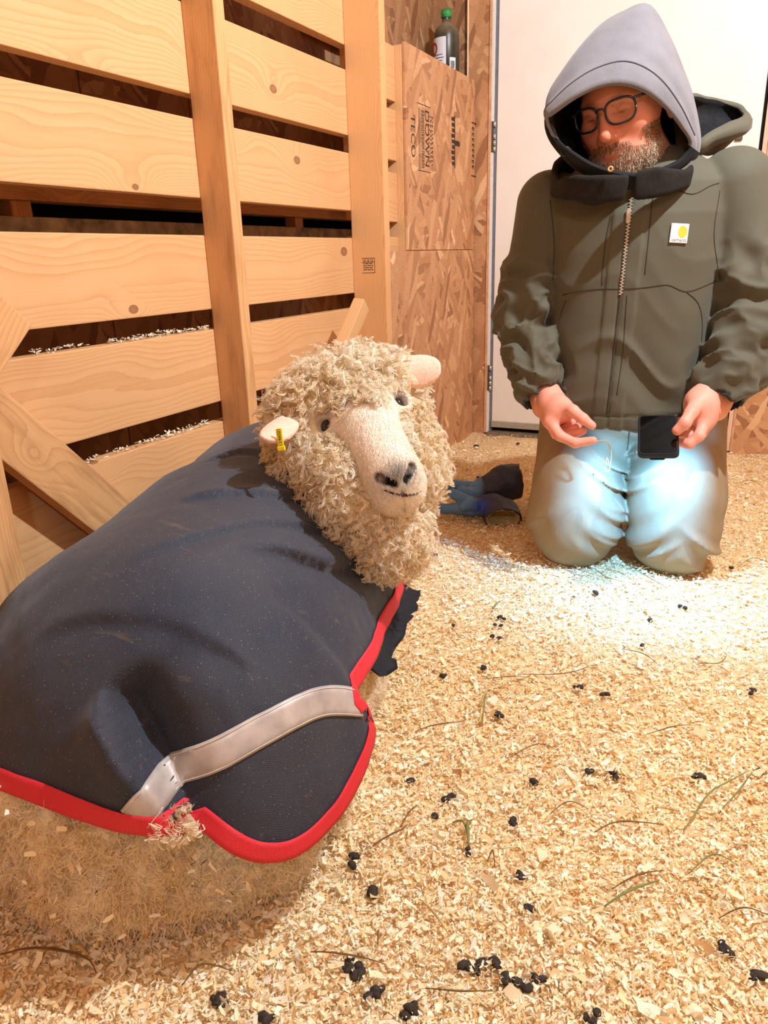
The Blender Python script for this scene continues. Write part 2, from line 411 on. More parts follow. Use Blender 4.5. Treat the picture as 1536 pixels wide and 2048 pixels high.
def rotated_slab(name, lo, hi, mat, parent=None, bevel=0.001):
    """sheet in a YZ plane whose object XY are the sheet's own length and height (for the flake pattern)"""
    lo = Vector(lo); hi = Vector(hi); c = (lo + hi) / 2; s = hi - lo
    me = box_mesh(name, (-s.y / 2, -s.z / 2, -s.x / 2), (s.y / 2, s.z / 2, s.x / 2), bevel)
    o = link(name, me, mat, parent)
    M = Matrix(((0, 1, 0), (0, 0, 1), (1, 0, 0))).transposed().to_4x4(); M.translation = c
    o.matrix_local = M
    return o
def rotated_slab_y(name, lo, hi, mat, parent=None, bevel=0.001):
    lo = Vector(lo); hi = Vector(hi); c = (lo + hi) / 2; s = hi - lo
    me = box_mesh(name, (-s.x / 2, -s.z / 2, -s.y / 2), (s.x / 2, s.z / 2, s.y / 2), bevel)
    o = link(name, me, mat, parent)
    M = Matrix(((1, 0, 0), (0, 0, 1), (0, -1, 0))).transposed().to_4x4(); M.translation = c
    o.matrix_local = M
    return o

# outer left wall behind the fence: two runs of sheets, a ledger board, a slot and a pale sill
wl = struct(empty('wall_left'))
ys = [-1.9, 0.05, 1.10, 1.42, 1.80, 2.6, 4.0]
for a, b in zip(ys[:-1], ys[1:]):
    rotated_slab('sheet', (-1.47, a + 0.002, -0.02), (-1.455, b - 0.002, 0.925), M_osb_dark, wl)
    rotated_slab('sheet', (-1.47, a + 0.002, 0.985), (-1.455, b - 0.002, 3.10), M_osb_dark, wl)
board('ledger_board', (-1.405, -1.9, 1.075), (-1.405, 2.7, 1.075), 0.184, 0.038, (0, 0, 1), M_pine_brown, wl)
board('sill_board', (-1.43, -1.9, 0.936), (-1.43, 2.7, 0.936), 0.034, 0.05, (0, 0, 1), flat('pale_sill', srgb(150, 134, 112), 0.9, var=0.5, scale=22), wl)
box('back_panel', (-1.62, -1.9, 0.90), (-1.60, 4.0, 1.0), M_black, wl)
for y in (0.5, 1.17, 1.86, 2.25):
    board('block', (-1.43, y, 0.90), (-1.43, y, 0.985), 0.05, 0.04, (0, 1, 0), M_pine_brown, wl)
for y in (0.6, 1.9):
    board('stud', (-1.43, y, 1.17), (-1.43, y, 2.4), 0.04, 0.045, (0, 1, 0), M_pine_brown, wl)

# knee wall: flaked sheets on studs, planks at the back, low top with a bottle on it
kw = struct(empty('wall_knee'))
rotated_slab('upper_sheet', (-1.256, 2.755, 0.874), (-1.245, 3.505, 1.572), M_osb, kw)
rotated_slab('lower_sheet', (-1.256, 2.60, -0.03), (-1.245, 3.505, 0.872), M_osb, kw)
for z0, z1 in ((1.384, 1.560), (1.188, 1.357), (0.976, 1.147), (0.80, 0.923)):
    board('plank', (-1.300, 2.40, (z0 + z1) / 2), (-1.300, 2.755, (z0 + z1) / 2), z1 - z0, 0.03, (0, 0, 1), M_pine, kw)
for y in (2.775, 3.1, 3.47):
    board('stud', (-1.297, y, 0.0), (-1.297, y, 1.565), 0.038, 0.080, (0, 1, 0), M_pine2 if y > 2.8 else M_pine, kw)
board('cap_board', (-1.36, 2.80, 1.562), (-1.36, 3.50, 1.562), 0.19, 0.018, (1, 0, 0), M_pine_brown, kw)
board('inner_ledge', (-1.44, 2.40, 1.585), (-1.44, 3.50, 1.585), 0.06, 0.09, (0, 0, 1), M_pine_brown, kw)
board('corner_stud', (-1.385, 2.665, 1.60), (-1.385, 2.665, 2.42), 0.038, 0.089, (0, 1, 0), M_pine, kw)
for y in (3.0,):
    board('rear_brace', (-1.445, 2.85, 2.15), (-1.445, 3.02, 1.62), 0.05, 0.012, (0, 1, 0), M_pine_brown, kw)

# back wall with its door
wb = struct(empty('wall_back'))
rotated_slab_y('sheet', (-1.285, BACK_Y, -0.03), (-1.186, BACK_Y + 0.012, 3.10), M_osb_dark if False else M_osb, wb)
rotated_slab_y('sheet', (-0.045, BACK_Y, -0.03), (0.55, BACK_Y + 0.012, 3.10), M_osb, wb)
rotated_slab_y('sheet', (0.552, BACK_Y, -0.03), (1.75, BACK_Y + 0.012, 3.10), M_osb, wb)
rotated_slab_y('sheet', (-1.185, BACK_Y, 2.06), (-0.05, BACK_Y + 0.012, 3.10), M_osb, wb)
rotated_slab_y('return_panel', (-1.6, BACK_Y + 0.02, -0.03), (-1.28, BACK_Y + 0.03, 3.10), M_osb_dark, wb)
M_raw = flat('raw_edge', srgb(238, 214, 178), 0.8)
box('raw_edge', (-1.290, BACK_Y - 0.004, 1.572), (-1.2835, BACK_Y + 0.012, 3.10), M_raw, wb, 0.001)
M_white = NT('door_paint'); _v = M_white.coord('Object'); _a = M_white.noise(_v, 4, 3); _b = M_white.noise(_v, 45, 2)
_c = M_white.ramp(_a, [(0.3, srgb(232, 226, 216)), (0.7, srgb(240, 235, 227))])
_s = M_white.noise(M_white.coord('Object', scale=(22, 6, 3)), 3.0, 4, 0.7)
_c = M_white.mix(M_white.ramp(_s, [(0.70, (0, 0, 0)), (0.78, (0.5,) * 3)]), _c, srgb(176, 162, 144))
M_white.set(Base_Color=_c, Roughness=0.45); M_white.bump(_b, 0.05, 0.001); M_white = M_white.m
M_trimw = flat('white_trim', srgb(226, 222, 216), 0.5, var=0.06); M_trimb = flat('raw_trim', srgb(206, 158, 118), 0.6, var=0.2, scale=30)
M_grey = flat('grey_gasket', srgb(110, 118, 130), 0.6); M_steel = flat('steel', srgb(200, 196, 186), 0.35, 0.7, var=0.15, scale=80)
M_sweep = flat('grey_sweep', srgb(165, 155, 138), 0.6); M_rust = flat('rusty_pin', srgb(96, 84, 70), 0.6, 0.3)
dr = struct(empty('door_1'))
box('panel', (-1.150, BACK_Y + 0.004, 0.045), (-0.085, BACK_Y + 0.044, 2.04), M_white, dr, 0.003)
box('sweep', (-1.150, BACK_Y - 0.004, 0.030), (-0.085, BACK_Y + 0.003, 0.062), M_sweep, dr, 0.002)
for k, z in enumerate((1.345, 0.275)):
    h = box('hinge', (-1.172, BACK_Y - 0.006, z - 0.062), (-1.163, BACK_Y + 0.004, z + 0.062), M_rust, dr, 0.001)
    for j in range(5):
        zz = z - 0.062 + 0.0248 * j
        if j % 2 == 0 or j == 1: lathe('knuckle', [(0.0, 0), (0.0065, 0), (0.0065, 0.020), (0.0, 0.020)], M_steel, h, 12, (-1.157, BACK_Y - 0.006, zz + 0.002))
lp = box('latch_plate', (-0.172, BACK_Y - 0.010, 1.245), (-0.146, BACK_Y + 0.003, 1.315), flat('latch_iron', srgb(88, 84, 78), 0.5, 0.5), dr, 0.002)
box('latch_tongue', (-0.163, BACK_Y - 0.018, 1.268), (-0.155, BACK_Y - 0.010, 1.292), M_steel, lp, 0.001)
tr = struct(empty('trim_1'))
box('jamb_left_edge', (-1.187, BACK_Y - 0.006, 0.0), (-1.176, BACK_Y + 0.02, 2.06), M_trimb, tr, 0.001)
box('jamb_left', (-1.176, BACK_Y - 0.003, 0.0), (-1.163, BACK_Y + 0.03, 2.06), M_trimw, tr, 0.001)
box('gasket_left', (-1.163, BACK_Y + 0.006, 0.0), (-1.152, BACK_Y + 0.05, 2.06), M_grey, tr, 0.001)
box('gasket_right', (-0.083, BACK_Y + 0.012, 0.0), (-0.072, BACK_Y + 0.05, 2.06), M_black, tr, 0.001)
box('jamb_right', (-0.072, BACK_Y - 0.004, 0.0), (-0.055, BACK_Y + 0.03, 2.06), flat('pink_trim', srgb(226, 184, 158), 0.6, var=0.1), tr, 0.001)
box('jamb_right_edge', (-0.054, BACK_Y - 0.006, 0.0), (-0.044, BACK_Y + 0.02, 2.06), M_trimb, tr, 0.001)
box('threshold', (-1.163, BACK_Y - 0.03, -0.03), (-0.07, BACK_Y + 0.05, 0.010), flat('threshold_grey', srgb(128, 112, 90), 0.7, var=0.3, scale=25), tr, 0.002)
box('dark_gap', (-1.152, BACK_Y + 0.040, 0.010), (-0.083, BACK_Y + 0.05, 0.05), M_black, tr, 0.0)

# the rest of the room, out of the picture
wr = struct(empty('wall_right')); rotated_slab('sheet', (1.75, -2.0, -0.03), (1.765, 4.0, 3.10), M_osb, wr)
wf = struct(empty('wall_front')); rotated_slab_y('sheet', (-1.6, -2.0, -0.03), (1.76, -1.985, 3.10), M_osb, wf)
ce = struct(empty('ceiling')); box('sheet', (-1.6, -2.0, 3.10), (1.76, 4.0, 3.12), flat('ceiling_board', srgb(128, 104, 80), 0.8), ce)

# ------------------------------------------------------------------ the plank fence
fx = FENCE_X
fe = empty('plank_fence', (fx, 1.6, 0)); tag(fe, 'pine plank fence with gaps between wide boards and upright posts, left of the sheep', 'fence')
def fboard(name, *a, **k): return board(name, *a, parent=fe, **k)
PL = [(1.478, 1.66), (1.225, 1.411), (1.000, 1.174), (0.738, 0.915), (0.502, 0.688), (0.262, 0.448), (0.030, 0.214)]
M_screw = flat('screw_head', srgb(150, 140, 128), 0.4, 0.6)
for k, (z0, z1) in enumerate(PL):
    p = fboard('plank', (fx - 0.019, -0.6, (z0 + z1) / 2), (fx - 0.019, 2.372, (z0 + z1) / 2), z1 - z0, 0.038, (0, 0, 1), M_pine)
# uprights in front of the planks
fboard('post', (fx + 0.045, 1.585, -0.02), (fx + 0.045, 1.585, 1.75), 0.040, 0.089, (0, 1, 0), M_pine2)
fboard('post', (fx + 0.062, 2.352, -0.02), (fx + 0.062, 2.352, 1.75), 0.038, 0.124, (0, 1, 0), M_pine3)
fboard('post', (fx + 0.115, 0.752, -0.02), (fx + 0.115, 0.752, 0.64), 0.075, 0.089, (0, 1, 0), M_pine2)
fboard('top_rail', (fx + 0.05, -0.6, 1.712), (fx + 0.05, 2.372, 1.712), 0.14, 0.038, (1, 0, 0), M_pine)
# diagonal braces and the loose board ends at the left of the fence
def brace_between(name, tl, tr, bl, br, X, thk, mat, extend=(0., 0.)):
    """board lying in the plane of the fence whose picture edges are tl-tr (upper) and bl-br (lower), front face at X"""
    A, B, C, D = [on_x(*p, X) for p in (tl, tr, bl, br)]
    ax = nrm((B - A) / np.linalg.norm(B - A) + (D - C) / np.linalg.norm(D - C)); up = nrm(np.cross(ax, [1., 0, 0])); up = up if up[2] > 0 else -up
    wid = abs(((A + B) / 2 - (C + D) / 2) @ up); mid = ((A + B) / 2 + (C + D) / 2) / 2
    s = [(p - mid) @ ax for p in (A, B, C, D)]; p0 = mid + ax * (min(s) - extend[0]); p1 = mid + ax * (max(s) + extend[1]); p0[0] = p1[0] = X - thk / 2
    return fboard(name, p0, p1, wid, thk, up, mat)
brace_between('brace', (0, 776), (262, 1000), (30, 938), (165, 1046), -1.203, 0.038, M_pine2, (0.10, 0.35))
# short board end at the upper left, running down to the left
A, B, C = on_x(0, 588, -1.15), on_x(65, 651, -1.15), on_x(4, 745, -1.15)
ax = nrm(C - B); upv = nrm(np.cross(ax, [1., 0, 0])); wd = 0.14
side = 1 if (A - B) @ upv > 0 else -1
p0 = B + upv * side * wd / 2; p1 = p0 + ax * 0.45; p0[0] = p1[0] = -1.169
fboard('board_end', p0, p1, wd, 0.038, upv, M_pine2)
# split brace end that shows above the sheep's head
b0 = on_x(723, 608, -1.135); b1 = on_x(600, 900, -1.16)
fboard('brace', b0, b1, 0.055, 0.038, (0, 1, 0.4), M_pine)
# stamps on the timber
M_ink = flat('stamp_ink', srgb(58, 44, 36), 0.8, var=.2, scale=300)
def bars(name, rects, M, parent, mat):
    """flat inked strokes: rects (x0,y0,x1,y1) in a stamp's own plane"""
    bm = bmesh.new()
    for x0, y0, x1, y1 in rects:
        bmesh.ops.create_cube(bm, size=1, matrix=Matrix.Translation(((x0 + x1) / 2, (y0 + y1) / 2, 0)) @ Matrix.Diagonal((abs(x1 - x0), abs(y1 - y0), .0006, 1)))
    me = bpy.data.meshes.new(name); bm.to_mesh(me); bm.free(); me.transform(M)
    if parent is not None: me.transform(parent_matrix(parent).inverted())
    return link(name, me, mat, parent)
def text_mesh(name, body, size, extrude=0.0):
    cu = bpy.data.curves.new(name, 'FONT'); cu.body = body; cu.size = size; cu.align_x = 'CENTER'; cu.align_y = 'CENTER'; cu.extrude = extrude; cu.resolution_u = 3
    o = bpy.data.objects.new(name, cu); COL.objects.link(o); dg = bpy.context.evaluated_depsgraph_get(); dg.update()
    me = bpy.data.meshes.new_from_object(o.evaluated_get(dg)); bpy.data.objects.remove(o); bpy.data.curves.remove(cu); me.name = name; return me
def frame_mat(c, x, y):
    x = Vector(x).normalized(); y = Vector(y); y = (y - x * y.dot(x)).normalized(); z = x.cross(y)
    M = Matrix((x, y, z)).transposed().to_4x4(); M.translation = Vector(c); return M
PY = 2.352 - 0.019 - 0.0004
sc = (on_y(722, 512, PY) + on_y(752, 550, PY)) / 2
S = frame_mat(sc, (1, 0, 0), (0, 0, 1)); w_, h_ = .024, .024
rc = [(-w_, h_ - .0012, w_, h_), (-w_, -h_, w_, -h_ + .0012), (w_ - .0012, -h_, w_, h_), (-w_, .010, w_, .0112)]
for k in range(3): rc += [(-.019 + k * .014, .013, -.011 + k * .014, .0143), (-.019 + k * .014, .0165, -.0176 + k * .014, .021), (-.0126 + k * .014, .013, -.011 + k * .014, .0205)]
for r in range(4):
    for k in range(5): rc.append((-.019 + k * .0075, .005 - r * .0065, -.0145 + k * .0075 + .002 * ((r + k) % 2), .0075 - r * .0065))
bars('grade_stamp', rc, S, fe, M_ink)
# ink on the flaked sheet, turned on its side (reads downwards)
def osb_mat(py, pz): return frame_mat((-1.2446, py, pz), (0, 0, -1), (0, 1, 0))
def osb_pt(px, py): p = on_x(px, py, -1.2446); return p[1], p[2]
for body, px, py, size in (('TECO', 826, 272, .056), ('DOWN', 854, 278, .060)):
    y, z = osb_pt(px, py); me = text_mesh('ink_word', body, size); me.transform(osb_mat(y, z)); link('ink_word', me, M_ink, kw)
y, z = osb_pt(846, 276); Mo = osb_mat(y, z); rc = [(-.115, -.052, -.1125, .075), (.115, -.052, .1175, .075), (-.10, -.040, .112, -.036), (-.10, -.028, .112, -.0255)]
rr = random.Random(5)
for row in (-.014, -.004, .006):
    x = -.095
    while x < .105: L = rr.uniform(.004, .011); rc.append((x, row, x + L, row + .005)); x += L + .003
for row in (.055, .075, .090):
    x = -.085
    while x < .085: L = rr.uniform(.006, .014); rc.append((x, row, x + L * .8, row + .004)); rc.append((x, row + .006, x + L * .4, row + .010)); x += L + .005
bars('ink_block', rc, Mo, kw, M_ink)
y, z = osb_pt(905, 283); Mo = osb_mat(y, z); rc = [(-.10, .022, .10, .030), (-.008, .03, .012, .085)]
for k in range(9): rc.append((-.092 + k * .021, -.012 + .004 * (k % 3), -.078 + k * .021, .022))
bars('ink_block', rc, Mo, kw, M_ink)
y, z = osb_pt(946, 297); Mo = osb_mat(y, z); rc = [(-.105, -.02, -.100, .05), (.11, -.02, .115, .05)]
for k in range(8): rc += [(-.085 + k * .022, -.012, -.072 + k * .022, -.004), (-.085 + k * .022, .006, -.070 + k * .022, .013), (-.085 + k * .022, -.012, -.081 + k * .022, .013)]
bars('ink_block', rc, Mo, kw, M_ink)
# ------------------------------------------------------------------ sheep
SHEEP_C = np.array([-0.82, 1.00, 0.15])
def sheep_body(P):
    d = d_ell(P, (-.75, .75, .15), (.305, .275, .322), rot(0, 0, .3))
    d = smin(d, d_ell(P, (-.815, 1.02, .17), (.285, .34, .330), rot(0, 0, .3)), .10)
    d = smin(d, d_ell(P, (-.885, 1.28, .235), (.235, .24, .28)), .10)
    return smax(d, -P[:, 2] - 0.01, .03)
def sheep_coatbase(P): return sheep_body(P) - 0.016
def march(fn, o, D, t0, t1, n=160, inward=False):
    """first crossing of fn along rays o+t*D"""
    D = np.atleast_2d(D); a = np.full(len(D), t0); T = np.linspace(t0, t1, n)
    hit = np.full(len(D), np.nan); prev = fn(o + D * t0)
    for k in range(1, n):
        cur = fn(o + D * T[k]); x = np.isnan(hit) & ((prev > 0) != (cur > 0))
        hit[x] = T[k - 1] + (T[k] - T[k - 1]) * (prev[x] / (prev[x] - cur[x])); prev = cur
    return hit
def from_pix(fn, pts, t0=0.3, t1=2.4):
    D = np.array([ray(*p) for p in pts]); h = march(fn, np.array([0, 0, CAM_H]), D, t0, t1, 500)
    return np.array([0, 0, CAM_H]) + D * h[:, None]
def to_uv(P):
    d = P - SHEEP_C; d /= np.linalg.norm(d, axis=1)[:, None]; th = np.arccos(np.clip(d[:, 2], -1, 1)); ph = np.arctan2(d[:, 1], d[:, 0])
    return np.stack([th * np.cos(ph), th * np.sin(ph)], 1)
def uv_dir(uv):
    th = np.linalg.norm(uv, axis=1); ph = np.arctan2(uv[:, 1], uv[:, 0])
    return np.stack([np.sin(th) * np.cos(ph), np.sin(th) * np.sin(ph), np.cos(th)], 1)
def seg_side(Q, L):
    """for points Q: signed distance to the polyline L (left positive) and position 0..1 along it"""
    best = np.full(len(Q), 9.); side = np.zeros(len(Q)); tt = np.zeros(len(Q)); n = len(L) - 1
    for i in range(n):
        a, b = L[i], L[i + 1]; ab = b - a; t = ((Q - a) @ ab) / (ab @ ab); tc = np.clip(t, 0, 1)
        q = Q - a - tc[:, None] * ab; d = np.linalg.norm(q, axis=1); m = d < best
        best[m] = d[m]; side[m] = np.sign(ab[0] * q[m, 1] - ab[1] * q[m, 0]); tt[m] = (i + tc[m]) / n
    return best * np.where(side == 0, 1, side), tt
# creases of the coat, picked on its surface: (points, amplitude on the left, on the right, width)
CREASES = []
def add_crease(px, al, ar, w, fade=(0.25, 1.0), end=1.0):
    uv = to_uv(from_pix(sheep_coatbase, px)); uv = uv[~np.isnan(uv).any(1)]
    CREASES.append((spline(uv, 14), al, ar, w, fade, end))
add_crease([(196, 1368), (226, 1430), (268, 1500), (318, 1560), (352, 1612)], -0.058, 0.034, 0.12, end=.4)
add_crease([(430, 1085), (560, 1105), (690, 1132), (800, 1152)], 0.012, -0.014, 0.09)
add_crease([(520, 1180), (600, 1240), (680, 1330), (712, 1384)], -0.006, 0.010, 0.12)
add_crease([(235, 1135), (380, 1078), (520, 1050), (640, 1062), (700, 1075)], 0.005, -0.006, 0.06, (0.2, 0.5), 0.8)
add_crease([(330, 1010), (480, 985), (600, 1000), (690, 1010)], 0.006, -0.006, 0.06, (0.2, 0.5), 0.9)
add_crease([(395, 930), (480, 905), (560, 925), (640, 960)], 0.006, -0.006, 0.05, (0.2, 0.5), 0.9)
add_crease([(60, 1280), (180, 1240), (330, 1250), (440, 1300)], 0.004, -0.005, 0.07, (0.2, 0.5), 0.9)
def coat_pos(uv, off=0.0):
    D = uv_dir(uv); t = march(sheep_coatbase, SHEEP_C, D, 0.08, 0.8, 60)
    t = np.where(np.isnan(t), 0.4, t); P = SHEEP_C + D * t[:, None]
    d = 0.004 * vnoise(P, 9.0) + 0.0022 * vnoise(P, 22.0, 5.) + 0.0008 * vnoise(P, 60., 2.)
    for L, al, ar, w, fade, end in CREASES:
        s, tt = seg_side(uv, L); A = sstep(0, fade[0], tt) * (1 - (1 - end) * sstep(0.5, 1, tt))
        k = np.exp(-(s / w) ** 2)
        g = np.where(s > 0, al, ar); tr = sstep(-0.02, 0.02, s); g = ar * (1 - tr) + al * tr
        d = d + A * k * g
    # the skirt flares away from the fleece near the floor
    fl = sstep(0.30, 0.10, P[:, 2]) * 0.02
    return P + D * (d + fl + off)[:, None]
hem_px = [(0, 1560), (50, 1580), (110, 1600), (180, 1622), (250, 1637), (310, 1644), (352, 1638), (395, 1648), (440, 1668), (480, 1686), (520, 1694), (570, 1688), (620, 1662),
          (670, 1612), (708, 1545), (731, 1480), (735, 1440), (722, 1405), (707, 1386), (724, 1352), (752, 1292), (778, 1232), (797, 1188), (812, 1166)]
neck_px = [(765, 1120), (757, 1095), (735, 1050), (712, 1020), (690, 992), (660, 962), (628, 935), (600, 917), (570, 896), (535, 876)]
def pick(px):
    P = from_pix(sheep_coatbase, px)
    for i in range(len(P)):                                     # points just past the body's edge lie beside the nearest one found
        if np.isnan(P[i]).any():
            D = ray(*px[i]); t = np.linspace(0.4, 2.2, 700); Q = np.array([0, 0, CAM_H]) + t[:, None] * D; P[i] = Q[np.argmin(sheep_coatbase(Q))]
    return P
hem_uv = to_uv(pick(hem_px)); neck_uv = to_uv(pick(neck_px))
far = []                                                       # the side by the fence, unseen: hem about 0.2 above the floor
for a in np.radians([75, 100, 125, 150, 180, 205, 225]):
    far.append((1.62 * math.cos(a), 1.62 * math.sin(a)))
far[0] = (0.36 * 1.0, 1.25); far[1] = (-0.05, 1.35)
_e = hem_uv[0] - hem_uv[2]
hem_line = spline(np.vstack([hem_uv[0] + _e * 3.2 + [0.03, 0.0], hem_uv[0] + _e * 1.6, hem_uv]), 260); neck_line = spline(neck_uv, 60)
poly = np.vstack([hem_line, neck_line, spline(np.vstack([neck_uv[-1], np.array(far)[1:-2]]), 80)[1:]])
from mathutils.geometry import delaunay_2d_cdt
def make_coat():
    lo, hi = poly.min(0), poly.max(0); st = 0.0165
    gx, gy = np.meshgrid(np.arange(lo[0], hi[0], st), np.arange(lo[1], hi[1], st)); G = np.stack([gx.ravel(), gy.ravel()], 1)
    G += RNG.uniform(-.15, .15, G.shape) * st
    inside = np.zeros(len(G), bool); n = len(poly)
    for i in range(n):
        a, b = poly[i], poly[(i + 1) % n]; c = (a[1] > G[:, 1]) != (b[1] > G[:, 1])
        with np.errstate(divide='ignore', invalid='ignore'):
            inside ^= c & (G[:, 0] < (b[0] - a[0]) * (G[:, 1] - a[1]) / (b[1] - a[1]) + a[0])
    s, _ = seg_side(G, np.vstack([poly, poly[:1]])); G = G[inside & (np.abs(s) > st * 0.5)]
    pts = [Vector(p) for p in np.vstack([poly, G]).tolist()]
    r = delaunay_2d_cdt(pts, [], [list(range(n))], 1, 1e-6)
    uv = np.array([tuple(v) for v in r[0]]); F = np.array([f for f in r[2] if len(f) == 3])
    return uv, F
coat_uv, coat_F = make_coat()
coat_P = coat_pos(coat_uv)
t = NT('coat_cloth'); v = t.coord('Object'); wv = t.n('TexWave'); t.put(wv.inputs['Vector'], t.coord('Object', rotz=0.6)); wv.inputs['Scale'].default_value = 420; wv.inputs['Distortion'].default_value = 1.0
nz = t.noise(v, 900, 2); dust = t.noise(v, 5, 4, 0.6); str_ = t.noise(t.coord('Object', scale=(3, 16, 16), rotz=0.5), 3, 4, 0.65)
c = t.mix(t.ramp(nz, [(0.35, (0,) * 3), (0.75, (1,) * 3)]), srgb(25, 30, 43), srgb(57, 64, 82))
c = t.mix(t.ramp(dust, [(0.40, (0,) * 3), (0.75, (0.20,) * 3)]), c, srgb(92, 88, 88))
c = t.mix(t.ramp(str_, [(0.62, (0,) * 3), (0.74, (0.32,) * 3)]), c, srgb(128, 112, 84))
sp = t.n('TexVoronoi'); t.put(sp.inputs['Vector'], v); sp.inputs['Scale'].default_value = 170
c = t.mix(t.math('MULTIPLY', t.math('LESS_THAN', sp.outputs[0], 0.085), 0.7), c, srgb(176, 170, 160))
t.set(Base_Color=c, Roughness=0.62); t.b.inputs['Specular IOR Level'].default_value = 0.35; t.b.inputs['Sheen Weight'].default_value = 0.12
t.bump(t.math('ADD', wv.outputs[1], nz), 0.35, 0.0006); M_coat = t.m
t = NT('red_webbing'); v = t.coord('Object'); wv = t.n('TexWave'); t.put(wv.inputs['Vector'], t.coord('Object', rotz=0.8)); wv.inputs['Scale'].default_value = 700; wv.inputs['Distortion'].default_value = 3.0
t.set(Base_Color=t.mix(wv.outputs[1], srgb(186, 22, 40), srgb(232, 44, 62)), Roughness=0.55); t.bump(wv.outputs[1], 0.35, 0.0006); M_red = t.m
t = NT('reflective_tape'); v = t.coord('Object'); a = t.noise(v, 26, 3); t.set(Base_Color=t.ramp(a, [(0.3, srgb(158, 150, 148)), (0.7, srgb(198, 191, 186))]), Roughness=0.38, Metallic=0.15); M_tape = t.m
M_stitch = flat('stitching', srgb(206, 200, 192), 0.8); M_lining = flat('coat_lining', srgb(22, 25, 33), 0.7, var=0.2, scale=300, bump=0.2)

sheep = empty('sheep', (-0.80, 1.0, 0)); tag(sheep, 'white woolly sheep lying down in a dark coat, head turned to the camera', 'sheep')
_iv = Matrix.Translation((0.80, -1.0, 0))
def kid(o, parent=None, inv=_iv):
    o.data.transform(inv); o.parent = parent if parent is not None else sheep; return o
cm = mesh_np('coat', coat_P, coat_F)
coat = kid(link('coat', cm, M_coat)); coat['label'] = 'dark slate turnout coat edged in red'
_md = coat.modifiers.new('thickness', 'SOLIDIFY'); _md.thickness = 0.003; _md.offset = -1

def ribbon(line, w_in, w_out, lift, nseg=4, name='binding', mat=None, thick=0.0015, wrap=True):
    """strip that follows a line on the coat, w_in to its left and w_out to its right (metres)"""
    P = coat_pos(line); e = 0.004
    Pa = coat_pos(line + [e, 0]); Pb = coat_pos(line + [0, e]); J1 = (Pa - P) / e; J2 = (Pb - P) / e
    T = np.gradient(P, axis=0); T /= np.linalg.norm(T, axis=1)[:, None]; N = np.cross(J1, J2); N /= np.linalg.norm(N, axis=1)[:, None]
    N *= np.sign((N * (P - SHEEP_C)).sum(1))[:, None]; B = np.cross(N, T)
    # step in uv that moves by B
    rows = []
    for x in np.linspace(-w_out, w_in, nseg + 1):
        A = np.stack([J1, J2], 2); sol = np.stack([np.linalg.lstsq(A[i], B[i] * x, rcond=None)[0] for i in range(len(P))])
        rows.append(coat_pos(line + sol, lift))
    R = np.stack(rows, 1); n, m = R.shape[:2]
    i = np.arange(n - 1)[:, None] * m; j = np.arange(m - 1)[None]
    F = np.stack([i + j, i + j + m, i + j + m + 1, i + j + 1], -1).reshape(-1, 4)
    V = R.reshape(-1, 3)
    o = link(name, mesh_np(name, V, F), mat); o.data.transform(_iv); o.parent = coat
    md = o.modifiers.new('thickness', 'SOLIDIFY'); md.thickness = thick; md.offset = 0
    return R
def arc_resample(L, step):
    P = coat_pos(L); d = np.r_[0, np.cumsum(np.linalg.norm(np.diff(P, axis=0), axis=1))]; n = max(8, int(d[-1] / step))
    t = np.linspace(0, d[-1], n); return np.stack([np.interp(t, d, L[:, k]) for k in (0, 1)], 1)
ribbon(arc_resample(hem_line, 0.008), 0.020, 0.006, 0.0028, 4, 'binding', M_red)
ribbon(arc_resample(spline(neck_uv[:3], 20), 0.008), 0.016, 0.004, 0.0028, 3, 'binding', M_red)
tape_uv = to_uv(pick([(282, 1620), (318, 1578), (346, 1556), (430, 1512), (540, 1450), (640, 1402), (712, 1400)]))
tl = arc_resample(spline(tape_uv, 60), 0.008)
ribbon(tl, 0.020, 0.020, 0.0022, 4, 'reflective_strip', M_tape)
for off in (0.0170, -0.0170):
    ribbon(tl, off + 0.0006, -off + 0.0006, 0.0034, 1, 'stitch_line', M_stitch, 0.0006)
# torn lining hanging past the red edge
def torn():
    inner = [(812, 1168), (800, 1190), (782, 1230), (765, 1266), (748, 1300), (735, 1328)]
    outer = [(842, 1182), (838, 1192), (829, 1222), (817, 1240), (806, 1276), (786, 1300), (792, 1322), (776, 1354), (752, 1340)]
    I = spline(pick(inner), 30)
    base = pick(inner); O = []
    for k, p in enumerate(outer):
        f = k / (len(outer) - 1) * (len(inner) - 1); i = int(min(f, len(inner) - 2)); b = base[i] + (base[i + 1] - base[i]) * (f - i)
        d = ray(*p); dep = np.linalg.norm(b - [0, 0, CAM_H]) + 0.012; O.append(np.array([0, 0, CAM_H]) + d * dep)
    O = spline(np.array(O), 30); O += RNG.normal(0, 0.0025, O.shape)
    rows = [I + (O - I) * s - np.array([0, 0, 0.006]) * math.sin(s * 3) for s in np.linspace(-0.25, 1, 6)]
    R = np.stack(rows, 1); n, m = R.shape[:2]; i = np.arange(n - 1)[:, None] * m; j = np.arange(m - 1)[None]
    F = np.stack([i + j, i + j + m, i + j + m + 1, i + j + 1], -1).reshape(-1, 4)
    o = link('torn_lining', mesh_np('torn_lining', R.reshape(-1, 3), F), M_lining); o.data.transform(_iv); o.parent = coat
    md = o.modifiers.new('thickness', 'SOLIDIFY'); md.thickness = 0.002
torn()

